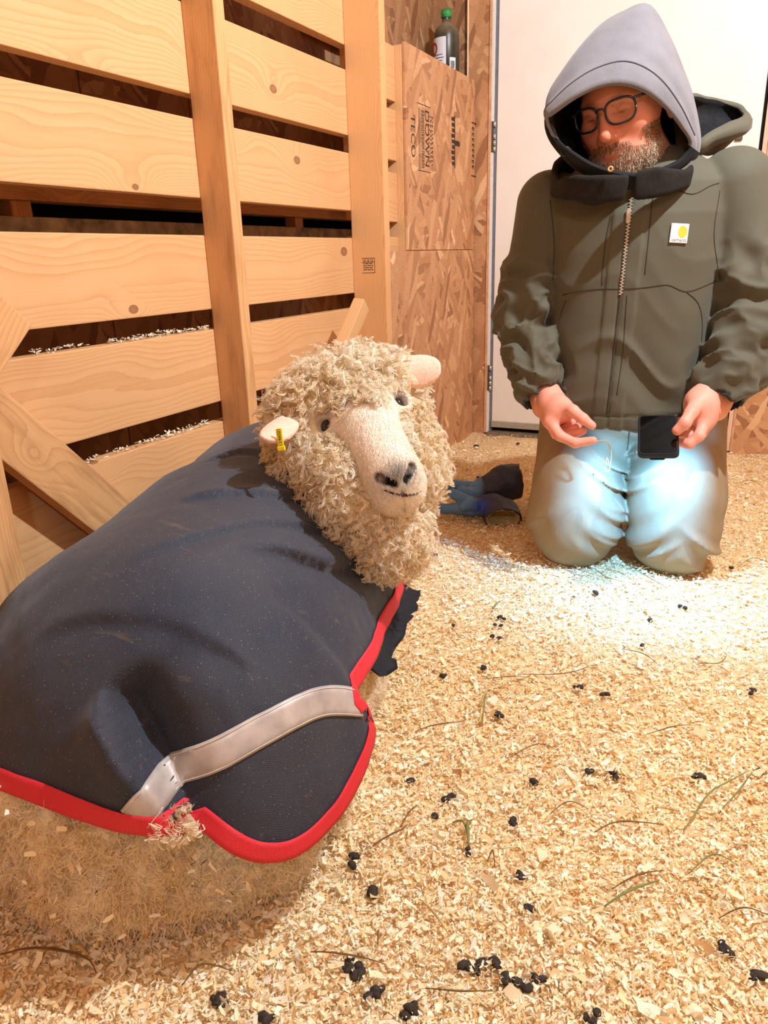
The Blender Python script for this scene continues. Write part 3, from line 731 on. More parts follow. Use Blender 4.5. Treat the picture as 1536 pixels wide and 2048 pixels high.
# ---- head frame, set from the eyes and the nose
eyeL = np.array([0, 0, CAM_H]) + 1.235 * ray(641, 828); eyeR = np.array([0, 0, CAM_H]) + 1.260 * ray(799, 779)
nose = np.array([0, 0, CAM_H]) + 1.130 * ray(798, 940)
HO = (eyeL + eyeR) / 2; hx = nrm(eyeR - eyeL); hy = nose - HO; hy = nrm(hy - hx * (hy @ hx)); hn = nrm(np.cross(hx, hy))
if hn @ (np.array([0, 0, CAM_H]) - HO) < 0: hn = -hn
HM = np.stack([hx, hy, hn], 1)                                  # columns: across, down the muzzle, out of the face
ED = np.linalg.norm(eyeR - eyeL) / 2; NL = float((nose - HO) @ hy); NN = float((nose - HO) @ hn)
def loc(P): return (P - HO) @ HM
def wor(Q): return HO + np.asarray(Q, float) @ HM.T
def sheep_face(P):
    q = loc(P); L = NL
    d = d_ell(q, (0, -.030, -.072), (.074, .090, .076))
    d = smin(d, d_cone(q, (0, -.02, -.060), (0, L * .82, -.052), .064, .046), .03)
    d = smin(d, d_cone(q, (0, -.03, -.036), (0, L * .80, -.030), .042, .034), .03)         # bridge of the nose
    d = smin(d, d_ell(q, (0, L * .90, -.046), (.040, .036, .040)), .02)                    # muzzle end
    d = smin(d, d_cone(q, (0, .02, -.110), (0, L * .90, -.084), .046, .026), .03)        # lower jaw and chin
    for s in (-1, 1):
        d = smin(d, d_ell(q, (s * .066, -.012, -.036), (.026, .032, .022)), .022)          # brow
        d = smax(d, -d_ell(q, (s * (ED + .000), .004, -.022), (.013, .010, .016)), .006)   # eye socket
        d = smin(d, d_ell(q, (s * .020, L * .97, -.056), (.020, .020, .022)), .014)        # lips
        d = smax(d, -d_cone(q, (s * .010, L * 1.045, -.016), (s * .026, L * .955, -.012), .0042, .0065), .006)   # nostril slit
    d = smax(d, -d_cone(q, (0, L * 1.10, -.030), (0, L * 1.09, -.070), .0022, .0022), .006)  # split of the lip
    for s in (-1, 1):
        d = smax(d, -d_cone(q, (0, L * 1.06, -.068), (s * .034, L * .90, -.074), .0032, .0026), .007)       # mouth line
    return d
_pp = lambda x, y, d: loc((np.array([0, 0, CAM_H]) + d * ray(x, y))[None])[0]
EARS = {1: (_pp(806, 742, 1.335), _pp(881, 741, 1.325), nrm((0.10, 0.50, 1.0))), -1: (_pp(580, 846, 1.245), _pp(530, 886, 1.205), nrm((-0.35, 0.3, 1.0)))}
def ear(P, s):
    q = loc(P)
    a, b, nn = EARS[s]
    ax = nrm(b - a); L = np.linalg.norm(b - a); nn = nrm(nn - ax * (nn @ ax)); w = np.cross(nn, ax); r = q - a
    t = r @ ax / L; u = r @ w; v = r @ nn
    wid = (.030 if s > 0 else .023) * np.sqrt(np.clip(1 - ((t - .42) / .60) ** 2, 0.0, 1)) + .002
    curve = v + .30 * u * u / .03 - .006
    return np.maximum(np.maximum(np.abs(curve) - .0045, np.abs(u) - wid), np.abs(t - .5) * L - L * .52) * 0.7
def sheep_wool(P):
    q = loc(P)
    d = d_ell(q, (-.010, -.074, -.068), (.138, .086, .100))                                # topknot
    d = smin(d, d_ell(q, (-.092, -.015, -.105), (.066, .095, .085)), .03)                  # cheek, left of the picture
    d = smin(d, d_ell(q, (.072, .030, -.115), (.050, .105, .075)), .03)
    d = smin(d, d_ell(q, (-.060, .075, -.108), (.070, .105, .088)), .03)                   # jowl and throat
    d = smin(d, d_cone(q, (-.03, .03, -.15), (-.02, .16, -.165), .095, .070), .03)
    return d
neckA = wor((-.02, .04, -.16)); neckB = np.array([-.885, 1.30, 0.36])
def sheep_neck(P): return d_cone(P, neckA, neckB, .115, .16)
def sheep_lower(P):
    d = sheep_body(P)
    d = smin(d, sheep_neck(P), .08)
    # hock and folded hind leg under the tail flap, fore leg beside the chest
    d = smin(d, d_cone(P, (-.60, .60, .07), (-.50, .70, .055), .075, .05), .05)
    return smax(d - 0.013 * fbm(P, 15., 3) - 0.005 + .034 * sstep(-.68, -.55, P[:, 0]) * sstep(.34, .24, P[:, 2]), -P[:, 2] - 0.005, .02)
Vb, Qb = snet(sheep_lower, (-1.25, .30, -.03), (-.30, 1.70, .72), 0.012)
_uvb = to_uv(Vb); _in = np.zeros(len(Vb), bool)
for i in range(len(poly)):
    a, b = poly[i], poly[(i + 1) % len(poly)]; c_ = (a[1] > _uvb[:, 1]) != (b[1] > _uvb[:, 1])
    with np.errstate(divide='ignore', invalid='ignore'): _in ^= c_ & (_uvb[:, 0] < (b[0] - a[0]) * (_uvb[:, 1] - a[1]) / (b[1] - a[1]) + a[0])
_sd, _ = seg_side(_uvb, np.vstack([poly, poly[:1]])); _cd = sheep_coatbase(Vb)
Vb = Vb - (SHEEP_C * 0 + (Vb - SHEEP_C) / np.linalg.norm(Vb - SHEEP_C, axis=1)[:, None]) * (np.where(_in & (_cd < .05), .09 * sstep(.0, .10, np.abs(_sd)) + .012, 0))[:, None]
head_fn = lambda P: smin(np.minimum(sheep_face(P), np.minimum(ear(P, 1), ear(P, -1))), sheep_wool(P) + 0.012, 0.012)
hc = wor((0, .03, -.09))
Vh, Qh = snet(head_fn, hc - .25, hc + .25, 0.0034)
def head_col(V):
    q = loc(V); c = np.tile(srgb(236, 227, 214), (len(V), 1))
    wl = sstep(0.004, -0.006, sheep_wool(V)); c = c * (1 - wl[:, None]) + wl[:, None] * np.array(srgb(226, 206, 172))
    er = sstep(0.004, 0.0, np.minimum(ear(V, 1), ear(V, -1)))[:, None]; c = c * (1 - er) + er * np.array(srgb(232, 196, 174))
    L = NL
    nd = np.exp(-(((q[:, 0]) / .030) ** 2 + ((q[:, 1] - L * 1.01) / .017) ** 2)) * sstep(-.045, -.02, q[:, 2])
    ns = np.minimum.reduce([d_cone(q, (s * .008, L * 1.05, -.018), (s * .028, L * .95, -.010), .004, .006) for s in (-1, 1)])
    nd = np.clip(nd * .60 + sstep(.004, -.002, ns) * 0.9, 0, 1)
    ln = d_cone(q, (0, L * 1.05, -.022), (0, L * 1.09, -.075), .002, .002)
    ml = np.minimum.reduce([d_cone(q, (0, L * 1.06, -.068), (s * .034, L * .90, -.074), .0022, .0016) for s in (-1, 1)])
    nd = np.clip(nd + sstep(.0045, 0, ln) * .8 + sstep(.006, 0, ml) * .7, 0, 1)[:, None]
    c = c * (1 - nd) + nd * np.array(srgb(44, 36, 34))
    for s in (-1, 1):
        ed = np.linalg.norm(q - [s * ED, .0, -.012], axis=1); k = sstep(.020, .012, ed)[:, None] * .45; c = c * (1 - k) + k * np.array(srgb(110, 86, 72))
    return c * (1 + 0.06 * vnoise(V, 90.)[:, None])
cb = np.tile(srgb(240, 224, 190), (len(Vb), 1)) * (1 + 0.12 * vnoise(Vb, 18.)[:, None])
V = np.vstack([Vb, Vh]); Q = np.vstack([Qb, Qh + len(Vb)])
M_sheep = colattr('sheep_skin', 0.9, 0.15, 0.5, 260, sheen=0.2, var=0.12)
kid(link('body', mesh_np('body', V, Q, np.vstack([cb, head_col(Vh)])), M_sheep))

# ---- wool: curled locks of flat fibres
def locks(P, N, L, curl, fib, spread, wid, col, droop=0.35, seg=6, jit=0.6, rng=RNG):
    """returns V,F,C for one lock at every point"""
    n = len(P); k = fib; S = seg + 1
    D = N + rng.normal(0, jit * .5, (n, 3)) + np.array([0, 0, -droop]); D /= np.linalg.norm(D, axis=1)[:, None]
    A = np.cross(D, rng.normal(size=(n, 3))); A /= np.linalg.norm(A, axis=1)[:, None]; B = np.cross(D, A)
    s = np.linspace(0, 1, S)[None, :]
    Ln = (np.asarray(L) * rng.uniform(.7, 1.3, n))[:, None]; ph = rng.uniform(0, 6.28, (n, 1)); turns = rng.uniform(.8, 1.9, (n, 1)); cr = (curl * rng.uniform(.6, 1.4, n))[:, None]
    cen = P[:, None] + D[:, None] * (Ln * s * (1 - .18 * s))[..., None] \
        + A[:, None] * (cr * np.sin(ph + turns * 6.28 * s) * s)[..., None] + B[:, None] * (cr * np.cos(ph + turns * 6.28 * s) * s)[..., None] \
        + np.array([0, 0, -1.])[None, None] * (droop * Ln * .5 * s ** 2)[..., None]
    fo = rng.normal(0, 1, (n, k, 2)) * spread; tap = (1 - .55 * s)[0]
    fc = cen[:, None] + (fo[:, :, 0, None, None] * A[:, None, None] + fo[:, :, 1, None, None] * B[:, None, None]) * tap[None, None, :, None]
    fc = fc + rng.normal(0, spread * .25, fc.shape)
    W = np.cross(D[:, None], rng.normal(size=(n, k, 3))); W /= np.linalg.norm(W, axis=2)[..., None] + 1e-9
    hw = wid * (1 - .6 * s[0])
    a = fc - W[:, :, None] * hw[None, None, :, None]; b = fc + W[:, :, None] * hw[None, None, :, None]
    V = np.stack([a, b], 3).reshape(-1, 3)                       # (n,k,S,2)
    base = (np.arange(n * k) * S * 2)[:, None]; j = np.arange(seg)[None] * 2
    F = np.stack([base + j, base + j + 1, base + j + 3, base + j + 2], -1).reshape(-1, 4)
    C = np.repeat(np.asarray(col), k * S * 2, 0) * rng.uniform(.92, 1.06, (n * k, 1)).repeat(S * 2, 0)
    return V, F, C
def pack(*parts):
    V, F, C, o = [], [], [], 0
    for v, f, c in parts: V.append(v); F.append(f + o); C.append(c); o += len(v)
    return np.vstack(V), np.vstack(F), np.vstack(C)
def wool_cols(n, P, rng=RNG):
    t = np.clip(.5 + .5 * vnoise(P, 22.) + rng.normal(0, .2, n), 0, 1)[:, None]
    return np.array(srgb(252, 247, 236)) * t + np.array(srgb(242, 226, 194)) * (1 - t)
woolh = lambda P: sheep_wool(P) + 0.008
Vw, Qw = snet(woolh, hc - .26, hc + .26, 0.0075)
q = loc(Vw); dface = sheep_face(Vw)
bare = sstep(.095, .062, np.abs(q[:, 0] - .012) + np.maximum(0, -(q[:, 1] - .02)) * .55) * (q[:, 1] > .016 + .010 * np.sin(q[:, 0] * 60)) * (q[:, 2] > -.085) * (np.abs(q[:, 0] - .005) < .052)
keep = (dface > 0.006) & ~((bare > .35)) & (sheep_body(Vw) > -0.01) & ((Vw - neckA) @ nrm(neckB - neckA) < .10)
for s in (-1, 1): keep &= np.linalg.norm(q - [s * ED, .0, -.01], axis=1) > .028
keep &= ~((np.linalg.norm(q - (EARS[1][0] * .35 + EARS[1][1] * .65), axis=1) < .050)) & ~(np.linalg.norm(q - (EARS[-1][0] * .3 + EARS[-1][1] * .7), axis=1) < .016)
Pw = Vw[keep]; Nw = grad(woolh, Pw)
rsel = RNG.permutation(len(Pw))[:2600]; Pw, Nw = Pw[rsel], Nw[rsel]
top = sstep(.03, -.07, loc(Pw)[:, 1]); out = Nw + hn * (.15 + .5 * top)[:, None] + hy * (.35 * top)[:, None]
out /= np.linalg.norm(out, axis=1)[:, None]
L1 = locks(Pw, out, .026 + .018 * top, .0070, 9, .0032, .0011, wool_cols(len(Pw), Pw), droop=.30)
# neck and throat
Vn, Qn = snet(lambda P: smin(sheep_neck(P), sheep_body(P), .05) - .002, neckA - .22, neckA + .22, .010)
kn = (sheep_wool(Vn) > .0) & (sheep_coatbase(Vn) > .004) & (sheep_neck(Vn) < .03); Pn = Vn[kn]; Nn = grad(sheep_neck, Pn)
L2 = locks(Pn, Nn, .022, .004, 8, .004, .0011, wool_cols(len(Pn), Pn), droop=.5)
# fleece below the coat
Vf, Qf = snet(sheep_lower, (-1.25, .30, -.03), (-.30, 1.70, .40), 0.0135)
uvf = to_uv(Vf); zz = Vf[:, 2]
cov = np.zeros(len(Vf), bool); n = len(poly)
for i in range(n):
    a, b = poly[i], poly[(i + 1) % n]; c_ = (a[1] > uvf[:, 1]) != (b[1] > uvf[:, 1])
    with np.errstate(divide='ignore', invalid='ignore'): cov ^= c_ & (uvf[:, 0] < (b[0] - a[0]) * (uvf[:, 1] - a[1]) / (b[1] - a[1]) + a[0])
sd, _ = seg_side(uvf, np.vstack([poly, poly[:1]]))
kf = (~cov | (np.abs(sd) < .008)) & (zz > .012) & (zz < .36) & ~(cov & (Vf[:, 0] > -.58)); Pf = Vf[kf]; Nf = grad(sheep_lower, Pf, .004)
Cf = wool_cols(len(Pf), Pf) * np.array([1.02, 1.01, .98])
_s3 = RNG.permutation(len(Pf))[:int(len(Pf) * .8)]
L3 = locks(Pf[_s3], Nf[_s3], np.where(Pf[_s3, 0] > -.58, .011, .022), .006, 10, .0075, .0012, Cf[_s3], droop=.35, jit=.9, seg=5)
_tp = pick([(335, 1652), (350, 1650), (362, 1648), (376, 1652)]); _tp = np.repeat(_tp, 9, 0) + RNG.normal(0, .006, (36, 3)) - np.array([0, 0, .012]); _tn = np.tile(nrm([.25, -.65, .9]), (36, 1))
L5 = locks(_tp, _tn, .040, .006, 12, .004, .0013, wool_cols(36, _tp), droop=-.1, jit=.4)
qh = loc(Vh); sj = np.where((sheep_face(Vh) < .003) & (((qh[:, 0] < -.030) & (qh[:, 2] < -.045)) | ((qh[:, 0] < -.048) & (qh[:, 2] < -.025)) | ((qh[:, 0] > .048) & (qh[:, 2] < -.025))) & (qh[:, 1] > .022) & (qh[:, 1] < NL * .70))[0]
sj = sj[((grad(sheep_face, Vh[sj]) * (np.array([0, 0, CAM_H]) - Vh[sj])).sum(1) > -.1)]; sj = sj[RNG.permutation(len(sj))[:1000]]; Pj = Vh[sj]; Nj = grad(sheep_face, Pj) + hn * .25 + hy * .3; Nj /= np.linalg.norm(Nj, axis=1)[:, None]
L6 = locks(Pj, Nj, .017, .004, 9, .0030, .0010, wool_cols(len(Pj), Pj), droop=.25)
sk = np.where((sheep_face(Vh) < .003) & (np.abs(qh[:, 0] - .005) < .075) & (qh[:, 1] < .004 + .012 * np.sin(qh[:, 0] * 70)) & (qh[:, 1] > -.07) & (qh[:, 2] > -.05) & (np.minimum(np.linalg.norm(qh - [ED, 0, -.01], axis=1), np.linalg.norm(qh - [-ED, 0, -.01], axis=1)) > .026))[0]
sk = sk[RNG.permutation(len(sk))[:420]]; Pk = Vh[sk]; Nk = hn * .55 + hy * .65 + RNG.normal(0, .25, Pk.shape); Nk /= np.linalg.norm(Nk, axis=1)[:, None]
L7 = locks(Pk, Nk, .027, .0065, 9, .0032, .0011, wool_cols(len(Pk), Pk), droop=.2)
V, F, C = pack(L1, L2, L5, L6, L7)
V2, F2, C2 = L3; C = np.vstack([C, C2]); F = np.vstack([F, F2 + len(V)]); V = np.vstack([V, V2])
t = NT('wool'); a = t.n('VertexColor', layer_name='Col'); t.set(Base_Color=a.outputs[0], Roughness=0.9); t.b.inputs['Specular IOR Level'].default_value = 0.1
tr_ = t.n('BsdfTranslucent'); t.put(tr_.inputs[0], a.outputs[0]); mx = t.n('MixShader'); mx.inputs[0].default_value = 0.5
t.L.new(t.b.outputs[0], mx.inputs[1]); t.L.new(tr_.outputs[0], mx.inputs[2]); t.L.new(mx.outputs[0], t.N['Material Output'].inputs[0]); M_wool = t.m
fl = kid(link('fleece', mesh_np('fleece', V, F, C), M_wool)); fl['label'] = 'cream curly wool'
# short hair of the face
fs = (sheep_wool(Vh) > .002) & (sheep_face(Vh) < .004); Pq = Vh[fs]; sel = RNG.permutation(len(Pq))[:9000]; Pq = Pq[sel]; Nq = grad(sheep_face, Pq)
cq = head_col(Pq); 
D = Nq * .35 + hy * .9; D /= np.linalg.norm(D, axis=1)[:, None]
L4 = locks(Pq, D, .0065, .0006, 2, .0007, .00042, np.minimum(cq * 1.06, .95), droop=0.02, seg=2, jit=.25)
ff = kid(link('face_hair', mesh_np('face_hair', *L4[:2], L4[2]), M_wool))
mo = from_pix(lambda P: head_fn(P), [(768, 980), (782, 986), (798, 990), (815, 991), (830, 989), (841, 983)]); mo = mo[~np.isnan(mo).any(1)]
if len(mo) > 3: kid(tube('mouth_line', spline(mo, 24) + hn * .0005, np.interp(np.linspace(0, 1, 24), [0, .5, 1], [.0012, .0026, .0012]), flat('mouth_dark', srgb(70, 52, 48), .8)))
# eyes
M_eye = flat('eye', srgb(22, 20, 20), 0.08, var=0.1, spec=0.7)
for s, e in ((-1, eyeL), (1, eyeR)):
    c = wor((s * (ED - .008), .003, -.030)); bm = bmesh.new(); bmesh.ops.create_uvsphere(bm, u_segments=20, v_segments=14, radius=.0125, matrix=Matrix.Translation(c))
    me = bpy.data.meshes.new('eye'); bm.to_mesh(me); bm.free(); kid(link('eye', me, M_eye, smooth=True))
# ear tag
M_tag = flat('yellow_tag', srgb(236, 214, 40), 0.4, var=0.05, spec=0.5)
def ear_tag():
    c0 = np.array([0, 0, CAM_H]) + 1.195 * ray(558, 862); c1 = np.array([0, 0, CAM_H]) + 1.195 * ray(562, 892)
    vw = nrm(np.array([0, 0, CAM_H]) - c0); dn = nrm(c1 - c0); sd = np.cross(dn, vw); mid = (c0 + c1) / 2
    vw = nrm(vw + sd * .35); M = frame_mat(mid, dn, np.cross(vw, dn))
    hl = np.linalg.norm(c1 - c0) / 2 + .004
    me = box_mesh('ear_tag', (-hl, -.0052, -.0012), (hl, .0052, .0012), .001, 2); me.transform(M); o = kid(link('ear_tag', me, M_tag)); o['label'] = 'yellow numbered ear tag'
    me = box_mesh('button', (hl - .004, -.0068, -.0022), (hl + .004, .0068, .0018), .0016, 2); me.transform(M); b = link('button', me, M_tag); b.data.transform(_iv); b.parent = o
    me = text_mesh('number', '1246001', .0082); me.transform(frame_mat((-.002, 0, .00135), (-1, 0, 0), (0, -1, 0))); me.transform(M); b = link('number', me, M_black); b.data.transform(_iv); b.parent = o
ear_tag()
# ------------------------------------------------------------------ kneeling man (own frame: x to the picture's right, y away from the camera, z up)
MAN_O = np.array([-.255, 2.03, 0.0]); MAN_A = 0.15; MR = rot(0, 0, MAN_A)
man = empty('person', tuple(MAN_O), MAN_A); tag(man, 'man in olive work jacket and grey hood kneeling with a phone', 'person')
_co = MR.T @ (np.array([0, 0, CAM_H]) - MAN_O)
def ml(px, py, y):
    d = MR.T @ ray(px, py); return _co + d * ((y - _co[1]) / d[1])
def mpick(fn, pts, t0=1.2, t1=2.9, n=700):
    D = np.array([MR.T @ ray(*p) for p in pts]); h = march(fn, _co, D, t0, t1, n); return _co + D * h[:, None]
def curve_on(fn, pts, n, lift=0.0):
    L = spline(np.array(pts, float), n); P = mpick(fn, L); ok = ~np.isnan(P).any(1); P = P[ok]
    return P + grad(fn, P, .003) * lift
# ---- jacket
SHR, ELR, WRR = np.array([-.262, .065, .965]), np.array([-.312, .050, .690]), np.array([-.238, -.078, .470])
SHL, ELL, WRL = np.array([.172, .070, .985]), np.array([.252, .040, .700]), np.array([.170, -.075, .478])
TS = np.array([[.40, -.045, .080, .195, .165], [.46, -.045, .078, .197, .165], [.55, -.047, .075, .192, .160], [.70, -.044, .07, .203, .158], [.85, -.048, .07, .210, .155], [.93, -.048, .07, .215, .148],
               [1.00, -.046, .07, .200, .125], [1.05, -.046, .07, .150, .105], [1.10, -.05, .065, .10, .09]])
def d_torso(P):
    z = P[:, 2]; v = [np.interp(z, TS[:, 0], TS[:, k]) for k in (1, 2, 3, 4)]
    x = np.abs(P[:, 0] - v[0]) / v[2]; y = np.abs(P[:, 1] - v[1]) / v[3]; r = (x ** 2.5 + y ** 2.5) ** (1 / 2.5)
    d = (r - 1) * np.minimum(v[2], v[3])
    return smax(smax(d, z - 1.09, .05), .425 - .10 * np.abs(P[:, 0] + .08) - z, .015)
def along(P, a, b):
    ab = b - a; L = np.linalg.norm(ab); ax = ab / L; q = P - a; t = q @ ax; u = nrm(np.cross(ax, [0, 1., 0])); v = np.cross(ax, u)
    return t, np.arctan2(q @ v, q @ u), L
def ridge(t, ph, f, k, seed):
    """pinched folds across a sleeve: t along it (metres), ph around it"""
    Q = np.stack([t * f + .9 * np.sin(ph * 1.0 + seed) + .35 * np.sin(2 * ph + 2 * seed), np.cos(ph) * k + seed, np.sin(ph) * k], 1)
    n = vnoise(Q, 1.0); return 1 - np.abs(n) * 1.7
def sleeve(P, S, E, W, rs, re, rw, seed):
    d = smin(d_cone(P, S, E, rs, re), d_cone(P, E, W, re, rw), .03)
    ax = nrm(W - E)
    t1, p1, L1 = along(P, S, E); t2, p2, L2 = along(P, E, W); up = sstep(.0, .06, (P - E) @ ax)
    f1 = (ridge(t1, p1, 17., .9, seed) * .7 + .55 * ridge(t1, p1, 31., 1.6, seed + 5)) * sstep(.08, .22, t1); f2 = (ridge(t2, p2, 20., .9, seed + 3.) * .75 + .6 * ridge(t2, p2, 36., 1.7, seed + 8.)) * sstep(L2 * 1.02, L2 * .75, t2)
    d = d - .025 * (f1 * (1 - up) + f2 * up) + .013
    end = (P - W) @ ax
    d = smax(d, end, .008)
    d = smax(d, -smax(d_cone(P, W - ax * .06, W + ax * .05, rw - .014, rw - .009), -(end + .05), .005), .004)      # hollow cuff
    return d
def jacket_fn(P):
    d = d_torso(P)
    # folds: pulled in at the hem, soft drapes elsewhere
    z = P[:, 2]; x = P[:, 0]
    Q = np.stack([x * 4.5 + 2 * z, P[:, 1] * 3., z * 13. + x * 5. + .5 * np.sin(x * 23.)], 1)
    fold = 1 - np.abs(vnoise(Q, 1.0, 4.)) * 1.8
    d = d - (.013 * (fold - .35) * (.25 + .85 * sstep(.78, .50, z)) * sstep(1.02, .93, z) + .006 * vnoise(P, 6.0))
    # chest seam, hem band, storm flap
    zx = -.080 + (z - .45) * .035
    d = d - .0045 * sstep(.040, .034, np.abs(x - zx)) * (P[:, 1] < 0.05) + .004 * np.exp(-((x - zx) / .004) ** 2) * (P[:, 1] < .05)
    d = d + .004 * np.exp(-((z - .452) / .004) ** 2)
    s1 = sleeve(P, SHR, ELR, WRR, .098, .080, .064, 1.3); s2 = sleeve(P, SHL, ELL, WRL, .105, .092, .066, 4.1)
    d = smin(d, s1, .010); d = smin(d, s2, .010)
    return d
def collar_fn(P):
    q = P - np.array([-.092, .015, 1.0])
    lean = .10 * (q[:, 2]) ; rx, ry = .158, .172
    r = (np.sqrt((q[:, 0] / rx) ** 2 + ((q[:, 1] + .25 * q[:, 2]) / ry) ** 2) - 1) * rx + lean
    d = np.abs(r + .010 * vnoise(P, 9., 2.)) - .009; top = .006 + .09 * sstep(-.10, .12, q[:, 1]) + .10 * np.abs(q[:, 0]) + .008 * vnoise(P, 12., 8.)
    d = smax(smax(d, q[:, 2] - top, .012), -q[:, 2] - .050 + .25 * np.maximum(0, np.abs(q[:, 0]) - .05), .012)
    notch = np.abs(q[:, 0] - .030 - .1 * q[:, 2]) - .004 - .55 * np.maximum(0, q[:, 2] - .005)
    d = smax(d, -smax(notch, q[:, 1] + .02, .01), .008)
    return d - .005 * fbm(P, 14., 2)
OLIVE = srgb(88, 85, 70)
def jcol(V):
    c = np.tile(OLIVE, (len(V), 1))
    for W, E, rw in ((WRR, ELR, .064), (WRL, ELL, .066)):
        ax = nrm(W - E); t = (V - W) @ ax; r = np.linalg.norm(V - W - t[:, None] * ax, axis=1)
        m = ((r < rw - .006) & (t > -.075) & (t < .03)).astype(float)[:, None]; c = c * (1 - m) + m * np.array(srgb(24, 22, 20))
    return c
t = NT('jacket_cloth'); a = t.n('VertexColor', layer_name='Col'); v = t.coord('Object'); wv = t.noise(v, 700, 2); big = t.noise(v, 7, 3)
c = t.mix(t.ramp(big, [(0.35, (0,) * 3), (0.75, (0.4,) * 3)]), a.outputs[0], srgb(100, 94, 76)); c = t.mix(t.math('MULTIPLY', wv, 0.3), c, tuple(x * .6 for x in OLIVE))
t.set(Base_Color=c, Roughness=0.72); t.b.inputs['Specular IOR Level'].default_value = 0.25; t.b.inputs['Sheen Weight'].default_value = 0.15; t.bump(wv, 0.25, 0.0006); M_jacket = t.m
jacket = sdf_obj('jacket', jacket_fn, (-.44, -.20, .36), (.42, .28, 1.14), .0055, M_jacket, man, jcol)
jacket['label'] = 'olive canvas work jacket'
M_jdark = flat('collar_fleece', srgb(30, 26, 24), 0.9, var=0.25, scale=120, bump=0.3)
sdf_obj('collar', collar_fn, (-.32, -.24, .90), (.14, .26, 1.14), .005, M_jdark, man)
def jhood():
    rim_ = np.array([ml(*p) for p in [(1378, 205, .10), (1400, 192, .14), (1432, 203, .19), (1462, 212, .21), (1481, 222, .19), (1480, 240, .13), (1452, 258, .08), (1420, 276, .045), (1392, 300, .02), (1372, 290, .03)]])
    n = 64; R0 = closed(rim_, n); bot = ml(1425, 300, .13); rings = []
    c = R0.mean(0)
    for s_ in np.linspace(0, 1, 14):
        k = math.cos(s_ * 1.45); Rg = bot + (R0 - bot) * np.array([k, k, 1 - s_]); o = R0 - c; o[:, 2] = 0; o /= np.linalg.norm(o, axis=1)[:, None]
        rings.append(Rg + o * .022 * math.sin(min(1, s_ * 2.2) * math.pi) + .004 * vnoise(Rg, 26.)[:, None])
    m = len(rings); i = np.arange(m - 1)[:, None] * n; k = np.arange(n)[None]; k2 = (k + 1) % n
    F = np.stack([i + k, i + k2, i + k2 + n, i + k + n], -1).reshape(-1, 4)
    V = np.vstack(rings); me = mesh_np('jacket_hood', V, F, np.tile(OLIVE, (len(V), 1))); me.materials.append(M_jacket); me.materials.append(flat('hood_pile', srgb(24, 24, 26), .95, var=.4, scale=70, bump=.6))
    o = link('jacket_hood', me, None, man); md = o.modifiers.new('thickness', 'SOLIDIFY'); md.thickness = .012; md.offset = 1; md.material_offset = 1; md.material_offset_rim = 0
jhood()
# zip with its teeth, seams, pockets, patch
M_seam = flat('seam_thread', srgb(62, 58, 47), 0.9); M_zip = flat('zip_metal', srgb(206, 202, 190), 0.35, 0.6); M_ziptape = flat('zip_tape', srgb(66, 62, 50), 0.8)
zl = curve_on(jacket_fn, [(1264, 398), (1256, 470), (1246, 560), (1235, 640), (1226, 720), (1218, 800), (1214, 828)], 60, .001)
tube('zip_tape', zl, .0035, M_ziptape, jacket, 6)
def teeth():
    n = 0; V = []; F = []; k = int(len(zl) * .46); L = spline(zl[:k], 60)
    bm = bmesh.new(); g = grad(jacket_fn, L, .004)
    for i, p in enumerate(L): bmesh.ops.create_cube(bm, size=1, matrix=frame_mat(p + g[i] * .0035, (1, 0, .05 * (-1) ** i), (0, 0, 1)) @ Matrix.Translation((.0015 * (-1) ** i, 0, 0)) @ Matrix.Diagonal((.0060, .0028, .0030, 1)))
    me = bpy.data.meshes.new('zip_teeth'); bm.to_mesh(me); bm.free(); return me
link('zip_teeth', teeth(), M_zip, jacket)
zp = mpick(jacket_fn, [(1257, 428)])[0]; me = box_mesh('zip_pull', (-.005, -.006, -.020), (.005, .0, .012), .002); me.transform(Matrix.Translation(zp + [0, -.004, 0])); link('zip_pull', me, M_zip, jacket)
for pts in ([(1306, 392), (1300, 450), (1295, 500), (1290, 548)], [(1222, 430), (1212, 480), (1206, 530), (1204, 570)],
            [(1125, 590), (1160, 582), (1200, 578), (1242, 578)], [(1246, 578), (1290, 575), (1335, 570), (1375, 583), (1432, 562)],
            [(1132, 600), (1122, 630), (1118, 665)], [(1372, 583), (1395, 605), (1404, 640), (1402, 690), (1396, 725)],
            [(1300, 385), (1340, 378), (1385, 388), (1420, 372), (1438, 366)], [(1238, 590), (1228, 700), (1218, 790)], [(1254, 590), (1246, 700), (1234, 790)],
            [(1440, 380), (1428, 470), (1440, 560)], [(1100, 400), (1108, 480), (1106, 560)]):
    P = curve_on(jacket_fn, pts, 30, .0004)
    if len(P) > 3: tube('seam', P, .0012, M_seam, jacket, 5)
